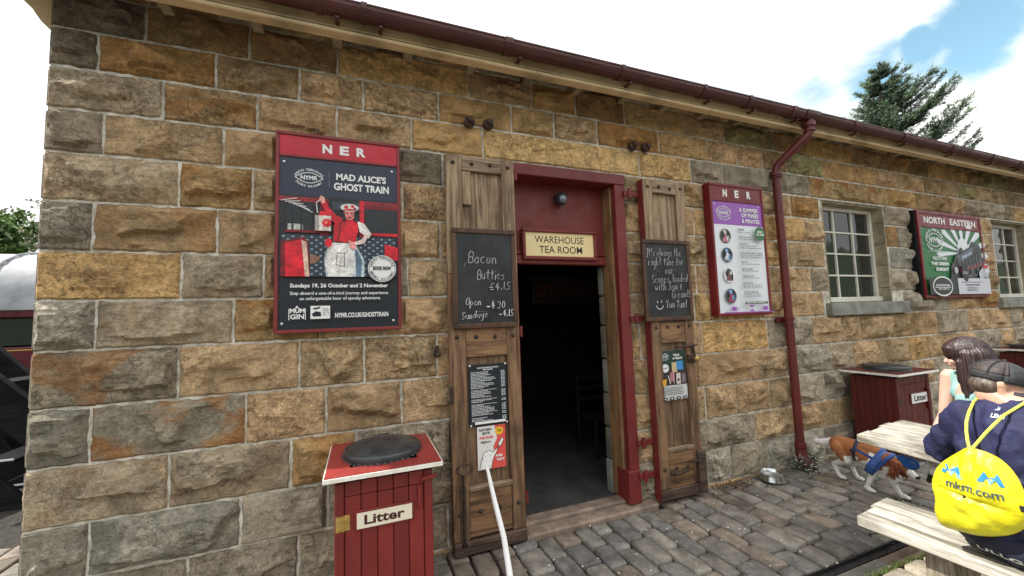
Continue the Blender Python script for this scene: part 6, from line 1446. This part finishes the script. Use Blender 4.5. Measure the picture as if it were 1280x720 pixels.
# harness
M_BLUE = mat_noise('blue_harness', (.035, .09, .32), (.06, .14, .42), 30., .6); M_STRAP = mat_noise('dark_strap', (.015, .02, .05), (.03, .035, .07), 40., .6)
bpy.context.view_layer.update(); dbody = [o for o in dog.children if o.name.startswith('body')][0]
def hug(c, axis, u, n=28, off=.004):   # loop of points on the body round the centre c, in the plane across axis
    axis = Vector(axis).normalized(); u = Vector(u); u = (u-axis*u.dot(axis)).normalized(); v = axis.cross(u); P = []
    for k in range(n+1):
        a = 2*math.pi*k/n; d = u*math.cos(a)+v*math.sin(a); ok, loc, no, _ = dbody.ray_cast(Vector(c)+d*.30-dbody.location, -d)
        P.append((loc+dbody.location+d*off) if ok and (loc+dbody.location-Vector(c)).length < .2 else Vector(c)+d*.09)
    return P
def strap(P, w_, ax, mt, m):
    ax = Vector(ax).normalized(); vs = []; n = len(P)
    for p in P: vs += [p-ax*w_/2, p+ax*w_/2]
    m.add(vs, [(2*i, 2*i+1, 2*i+3, 2*i+2) for i in range(n-1)], mt)
def st_obj(nm, c, ax, w_, mt):
    b = MB(); strap(hug(c, ax, (0, 0, 1)), w_, ax, mt, b); o = b.build(nm, dog, recalc=False, smooth_=True); md = o.modifiers.new('t', 'SOLIDIFY'); md.thickness = .004; md.offset = 0; return o
st_obj('girth_strap', (4.19, 2.30, .285), (0, 1, .10), .026, M_STRAP); st_obj('chest_band', (4.17, 2.135, .265), (.0, 1, .55), .060, M_BLUE); st_obj('neck_band', (4.16, 2.075, .285), (0, 1, .75), .030, M_BLUE)
def backstrap(m, mt):
    P = []
    for k in range(12):
        y = 2.32-.24*k/11; ok, loc, no, _ = dbody.ray_cast(Vector((4.19, y, .7))-dbody.location, Vector((0, 0, -1))); P.append((loc+dbody.location+Vector((0, 0, .006))) if ok else Vector((4.19, y, .37)))
    vs = []
    for p in P: vs += [p-Vector((.022, 0, .003)), p+Vector((.022, 0, -.003))]
    m.add(vs, [(2*i, 2*i+1, 2*i+3, 2*i+2) for i in range(len(P)-1)], mt)
P1('back_strap', dog, M_BLUE, backstrap, recalc=False)
def sides(m, mt):
    P = []
    for k in range(10):
        t = k/9; y = 2.30-.18*t; z = .335-.05*t; ok, loc, no, _ = dbody.ray_cast(Vector((3.8, y, z))-dbody.location, Vector((1, 0, 0))); P.append((loc+dbody.location+Vector((-.005, 0, 0))) if ok else Vector((4.1, y, z)))
    vs = []
    for p in P: vs += [p+Vector((0, 0, .013)), p-Vector((0, 0, .013))]
    m.add(vs, [(2*i, 2*i+1, 2*i+3, 2*i+2) for i in range(len(P)-1)], mt)
P1('side_strap', dog, M_BLUE, sides, recalc=False)
P1('buckle', dog, M_STRAP, lambda m, mt: (m.box(4.085, 4.10, 2.285, 2.315, .30, .33, mt, .003)))
# retractable lead handle hanging from the table
hp = atX(1141, 580, 3.62); rl = empty('lead_handle', hp, 'blue and white retractable lead handle hanging under the table near the dog', 'lead')
P1('casing', rl, flat((.02, .13, .50), .35, name='blue_plastic'), lambda m, mt: (m.ell((hp.x, hp.y+.015, hp.z), (.02, .052, .045), mt), m.ell((hp.x, hp.y+.05, hp.z+.018), (.016, .04, .028), mt)), smooth_=True)
wp = atX(1156, 587, 3.60); P1('end_cap', rl, flat((.75, .76, .78), .3, name='white_plastic'), lambda m, mt: m.ell(wp, (.022, .026, .032), mt), smooth_=True)
gp = atX(1162, 598, 3.60); P1('grip', rl, M_BLACK, lambda m, mt: m.obox(gp, (.010, 0, 0), (0, .011, .004), (0, -.008, .028), mt, .004))
c1 = PD(0, -.06, .055); c2 = Vector((hp.x, hp.y+.03, hp.z+.03)); P1('cord', rl, M_BLACK, lambda m, mt: (m.tube([c1, c1.lerp(c2, .35)-Vector((0, 0, .03)), c1.lerp(c2, .7)-Vector((0, 0, .01)), c2], .004, mt, 6), m.tube([c2, Vector((c2.x-.02, c2.y, .70))], .004, mt, 6)))

# ============================================================ LEFT BACKGROUND: stairs, railway coach, trees
stt = empty('footbridge_stairs', (-3.6, 5.6, 0), 'black timber staircase with white edged treads behind the left corner of the building', 'stairs')
SY = 5.3
def beam(a, b, wd, nm, y0=SY, th=.09):
    P0, Q0 = atY(*a, SY), atY(*b, SY); d = (Q0-P0); L = d.length; d.normalize(); n_ = Vector((-d.z, 0, d.x)); e = d*1.6
    P1(nm, stt, M_BLKWOOD, lambda m, mt: m.obox((P0+Q0)/2+Vector((0, y0-SY, 0)), d*(L/2+1.2), (0, th/2, 0), n_*wd/2, mt, .006))
beam((0, 500), (38, 528), .30, 'stringer'); beam((0, 555), (38, 585), .26, 'stringer', SY+.9); beam((0, 625), (38, 655), .24, 'rail_board'); beam((0, 700), (38, 730), .22, 'rail_board', SY+.9)
M_NOSE = flat((.72, .72, .70), .6, name='white_nosing')
for (px, py) in ((-20, 480), (4, 507), (-6, 577), (16, 607), (10, 702), (34, 734)):
    q = atY(px, py, SY+.03); td = P1('tread', stt, M_BLKWOOD, lambda m, mt: m.box(q.x-.16, q.x+.12, SY+.055, SY+.84, q.z-.045, q.z-.005, mt, .004))
    P1('nosing', td, M_NOSE, lambda m, mt: m.box(q.x-.15, q.x+.115, SY+.046, SY+.054, q.z-.012, q.z+.004, mt))
for x_ in (-3.05, -4.3): P1('post', stt, M_BLKWOOD, lambda m, mt: m.box(x_-.06, x_+.06, SY+.95, SY+1.07, -.2, 2.2 if x_ < -4 else 1.2, mt, .006))
for k in range(9): P1('dark_infill_board', stt, M_BLKWOOD, lambda m, mt: m.box(-6.2+.40*k, -5.81+.40*k, SY+1.10, SY+1.13, -.1, 1.05-.02*(k % 3), mt, .004))  # dark boards added to black out the sunlit ground behind the stairs
# coach
CY0, CY1, CX0, CX1 = 12.6, 15.4, -24., -5.6
M_COACHR = mat_noise('coach_roof_canvas', (.22, .23, .25), (.34, .35, .37), 2.2, .6, 0, .35, .03); M_MAROON = mat_paint('coach_maroon', lin(84, 10, 24), .25, .03, (.2, .1, .1), .3)
coach = P1('railway_coach', None, M_MAROON, lambda m, mt: (m.box(CX0, CX1, CY0, CY1, .1, 1.32, mt, .03), m.box(CX0, CX1, CY0, CY1, 2.0, 2.22, mt, .02)), label='maroon railway coach with rounded grey roof beyond the left corner', cat='railway coach')
def croof(m, mt):
    n = 14; P = []
    for k in range(n+1):
        a = math.pi*k/n; P.append((CX0-.05, (CY0+CY1)/2-math.cos(a)*(CY1-CY0)/2*1.02, 2.18+math.sin(a)**.75*1.5))
    m.prism(P, (CX1-CX0+.1, 0, 0), mt)
cr_ = P1('roof', coach, M_COACHR, croof, smooth_=True)
for x_ in (-21, -17.5, -14, -10.9, -8.2):
    P1('roof_rib', cr_, M_COACHR, lambda m, mt: m.tube([(x_+.3*math.sin(math.pi*k/12), (CY0+CY1)/2-math.cos(math.pi*k/12)*(CY1-CY0)/2*1.03, 2.2+math.sin(math.pi*k/12)**.75*1.52) for k in range(13)], .03, mt, 6), smooth_=True)
x_ = CX0+.3
while x_ < CX1-.9:
    P1('window', coach, M_GLASS, lambda m, mt: m.box(x_, x_+1.1, CY0+.04, CY0+.06, 1.36, 1.98, mt)); P1('pillar', coach, M_MAROON, lambda m, mt: m.box(x_+1.12, x_+1.3, CY0+.01, CY0+.12, 1.322, 1.998, mt, .01)); x_ += 1.32
P1('coach_interior', coach, M_DARK, lambda m, mt: m.box(CX0+.1, CX1-.1, CY0+.3, CY1-.05, 1.321, 1.999, mt))
P1('waist_line', coach, flat(lin(190, 160, 70), .4, name='lining'), lambda m, mt: m.box(CX0, CX1, CY0-.006, CY0+.0, 1.24, 1.262, mt))
def leafmat(name, c, tr=.25):
    m, t, b = new_mat(name); v = coords(t); n1 = noise(t, v, 1.4, 4., .6); t.links.new(mix(t, smooth(t, n1, .35, .65), tuple(x*.6 for x in c), tuple(min(1, x*1.5) for x in c)), b.inputs['Base Color']); b.inputs['Roughness'].default_value = .55
    b.inputs['Transmission Weight'].default_value = 0; return m
def leafcloud(name, ctr, clusters, n, size, mat, parent, seed, elong=1.7):
    r = np.random.RandomState(seed); C_ = np.array(clusters); k = r.choice(len(C_), n, p=C_[:, 3]**2/np.sum(C_[:, 3]**2)); d = r.normal(size=(n, 3)); d /= np.linalg.norm(d, axis=1)[:, None]
    rad = C_[k, 3]*(r.rand(n)**.45); p = C_[k, :3]+d*rad[:, None]*np.array([1, 1, .8]); a = r.normal(size=(n, 3)); a /= np.linalg.norm(a, axis=1)[:, None]; b = np.cross(a, r.normal(size=(n, 3))); b /= np.linalg.norm(b, axis=1)[:, None]
    s_ = size*(.6+.8*r.rand(n))[:, None]; a *= s_*elong/2; b *= s_/2; V = np.stack([p-a, p+b, p+a, p-b], 1).reshape(-1, 3); F = np.arange(n*4).reshape(-1, 4)
    return np_obj(name, V, F, mat, parent, sharp=False)
M_LEAF = leafmat('broad_leaf', (.085, .15, .03)); M_BARK = mat_noise('bark', (.06, .045, .03), (.14, .11, .08), 12., .9, 0, .6, .02); M_NEEDLE = leafmat('spruce_needle', (.085, .135, .075))
def broad(px, py_top, Y, rad, label, seed, n=16000):
    p = atY(px, py_top, Y); top_ = p.z; r = random.Random(seed); root = empty('tree', (p.x, Y, 0), label, 'tree', 'trees beyond the railway')
    tk = MB(); tk.tube([(p.x, Y, -.2), (p.x+.1, Y, top_*.35), (p.x, Y, top_*.6)], [.28, .2, .12], M_BARK, 10); cl = []
    for k in range(26):
        a = r.uniform(0, 6.28); q = r.random()**.5*rad*.75; z = top_-rad*.28-r.random()*(top_*.62); c = (p.x+q*math.cos(a), Y+q*math.sin(a)*.8, z, rad*r.uniform(.26, .42)); cl.append(c)
        if k < 14: tk.tube([(p.x, Y, top_*r.uniform(.3, .55)), (p.x+(c[0]-p.x)*.5, Y+(c[1]-Y)*.5, c[2]-.6), c[:3]], [.09, .05, .015], M_BARK, 6)
    tk.build('trunk', root, smooth_=True); leafcloud('crown', None, cl, n, .17, M_LEAF, root, seed)
broad(12, 262, 26, 3.2, 'leafy green tree just above the grey coach roof at the left edge', 3); broad(-90, 235, 27, 3.6, 'leafy green tree further left beyond the coach', 5)
# thin bare twigs beside the leafy tree
tw = empty('tree', (atY(45, 262, 24).x, 24, 0), 'thin sparse twiggy tree showing beside the corner of the warehouse', 'tree', 'trees beyond the railway'); b = MB(); r = random.Random(6); q = atY(46, 300, 24)
b.tube([(q.x+.8, 24, 0), (q.x+.8, 24, 3), (q.x+.7, 24, q.z+1.2)], [.12, .09, .03], M_BARK, 8); tips = []
for k in range(60):
    z = r.uniform(q.z-1.5, q.z+1.4); s0 = Vector((q.x+.75, 24, z)); d = Vector((r.uniform(-1, .6), r.uniform(-.4, .4), r.uniform(.1, .7))).normalized(); L = r.uniform(.5, 1.4)
    p1_ = s0+d*L*.5+Vector((0, 0, .05)); p2_ = s0+d*L+Vector((0, 0, r.uniform(-.1, .15))); b.tube([s0, p1_, p2_], [.022, .014, .005], M_BARK, 5); tips += [(*p1_, .12), (*p2_, .16)]
b.build('trunk', tw, smooth_=True); leafcloud('crown', None, tips, 900, .07, leafmat('pale_leaf', (.20, .20, .13)), tw, 4)
# ============================================================ THE CONIFER BEHIND THE ROOF
TY = 12.; ap = atY(1098, 86, TY); cx = ap.x; zt_ = ap.z; con = empty('conifer_tree', (cx, TY, 0), 'dark wind swept conifer rising behind the right end of the roof', 'tree')
b = MB(); b.tube([(cx-.3, TY, -.2), (cx-.25, TY, zt_*.5), (cx-.1, TY, zt_*.85), (cx, TY, zt_+.1)], [.38, .25, .10, .012], M_BARK, 10); V_ = []; r = random.Random(21)
rN = np.random.RandomState(2)
LAT_ = Vector((.42, -.908, 0)); FWD_ = Vector((.908, .42, 0))
def spray(s0, d, L):
    """one bough: a stem that lifts at the tip, side twigs, needle slivers"""
    d = d.normalized(); side = d.cross(Vector((0, 0, 1))).normalized(); pts = []
    for i in range(6): t = i/5; pts.append(s0+d*L*t+Vector((0, 0, -.14*L*math.sin(t*2.4)+.12*L*t*t)))
    b.tube(pts, [.032*(1-t/6)+.004 for t in range(6)], M_BARK, 5)
    for k in range(int(10+L*13)):
        t = r.uniform(.05, 1.); i = min(int(t*5), 4); p = pts[i].lerp(pts[i+1], t*5-i); sg = r.choice((-1, 1)); dd = (d*.85+side*sg*r.uniform(.2, .9)+Vector((0, 0, r.uniform(-.25, .35)))).normalized(); l2 = (L*.26*(1.2-t)+.16)*r.uniform(.7, 1.25)
        for q in range(int(10+l2*34)):
            c = p+dd*l2*r.random()+Vector((r.gauss(0, .03), r.gauss(0, .03), r.gauss(0, .03))); e = (dd+Vector((r.gauss(0, .5), r.gauss(0, .5), r.gauss(.2, .4)))).normalized()*r.uniform(.09, .17); f = e.orthogonal().normalized()*r.uniform(.018, .03)
            V_.extend([c, c+e*.5+f, c+e, c+e*.5-f])
zz = zt_-.02
while zz > 6.8:
    dep = zt_-zz
    for k in range(3 if dep < .5 else 6):
        a = r.uniform(0, 2*math.pi); dx = math.cos(a); L = (.22+.40*dep)*r.uniform(.6, 1.1)
        L *= 1+(.85*dx if dx > 0 else -.25*dx); L = min(L, 3.6)
        spray(Vector((cx, TY, zz+r.uniform(-.08, .08))), LAT_*dx+FWD_*math.sin(a)+Vector((0, 0, .38+.22*max(0, dx))), L)
    zz -= .20+.015*dep
b.build('trunk', con, smooth_=True); V_ = np.array([tuple(v) for v in V_]); np_obj('crown', V_, np.arange(len(V_)).reshape(-1, 4), M_NEEDLE, con, sharp=False)
# low wooded hillside far off, closing the view behind the railway
hb = MB(); pts = []
for i in range(41):
    x = -160+i*8; pts.append((x, 150+20*math.sin(i*.4), 3+5*math.sin(i*.31)+2*math.sin(i*.83)))
vs = []; fs = []
for i, p in enumerate(pts): vs += [(p[0], p[1]-70, -1), (p[0], p[1]-20, p[2]*.6), (p[0], p[1]+10, p[2]), (p[0], p[1]+60, -1)]
for i in range(40):
    for k in range(3): fs.append((i*4+k, i*4+k+1, i*4+4+k+1, i*4+4+k))
hb.add(vs, fs, mat_noise('hillside', (.03, .055, .02), (.07, .11, .04), .6, .95)); hb.build('hills', kind='structure', smooth_=True)

hb = MB(); vs = []; fs = []
for i in range(41):
    x = -120+i*9; hgt = 14+5*math.sin(i*.45)+2.5*math.sin(i*1.13)+11*min(1, max(0, (x-20)/80)); vs += [(x, -45, -1), (x, -70, hgt*.6), (x, -95, hgt), (x, -160, -1)]
for i in range(40):
    for k in range(3): fs.append((i*4+k, i*4+k+1, i*4+4+k+1, i*4+4+k))
hb.add(vs, fs, mat_noise('wooded_bank', (.02, .035, .014), (.05, .08, .03), .5, .95)); hb.build('hills', kind='structure', smooth_=True)
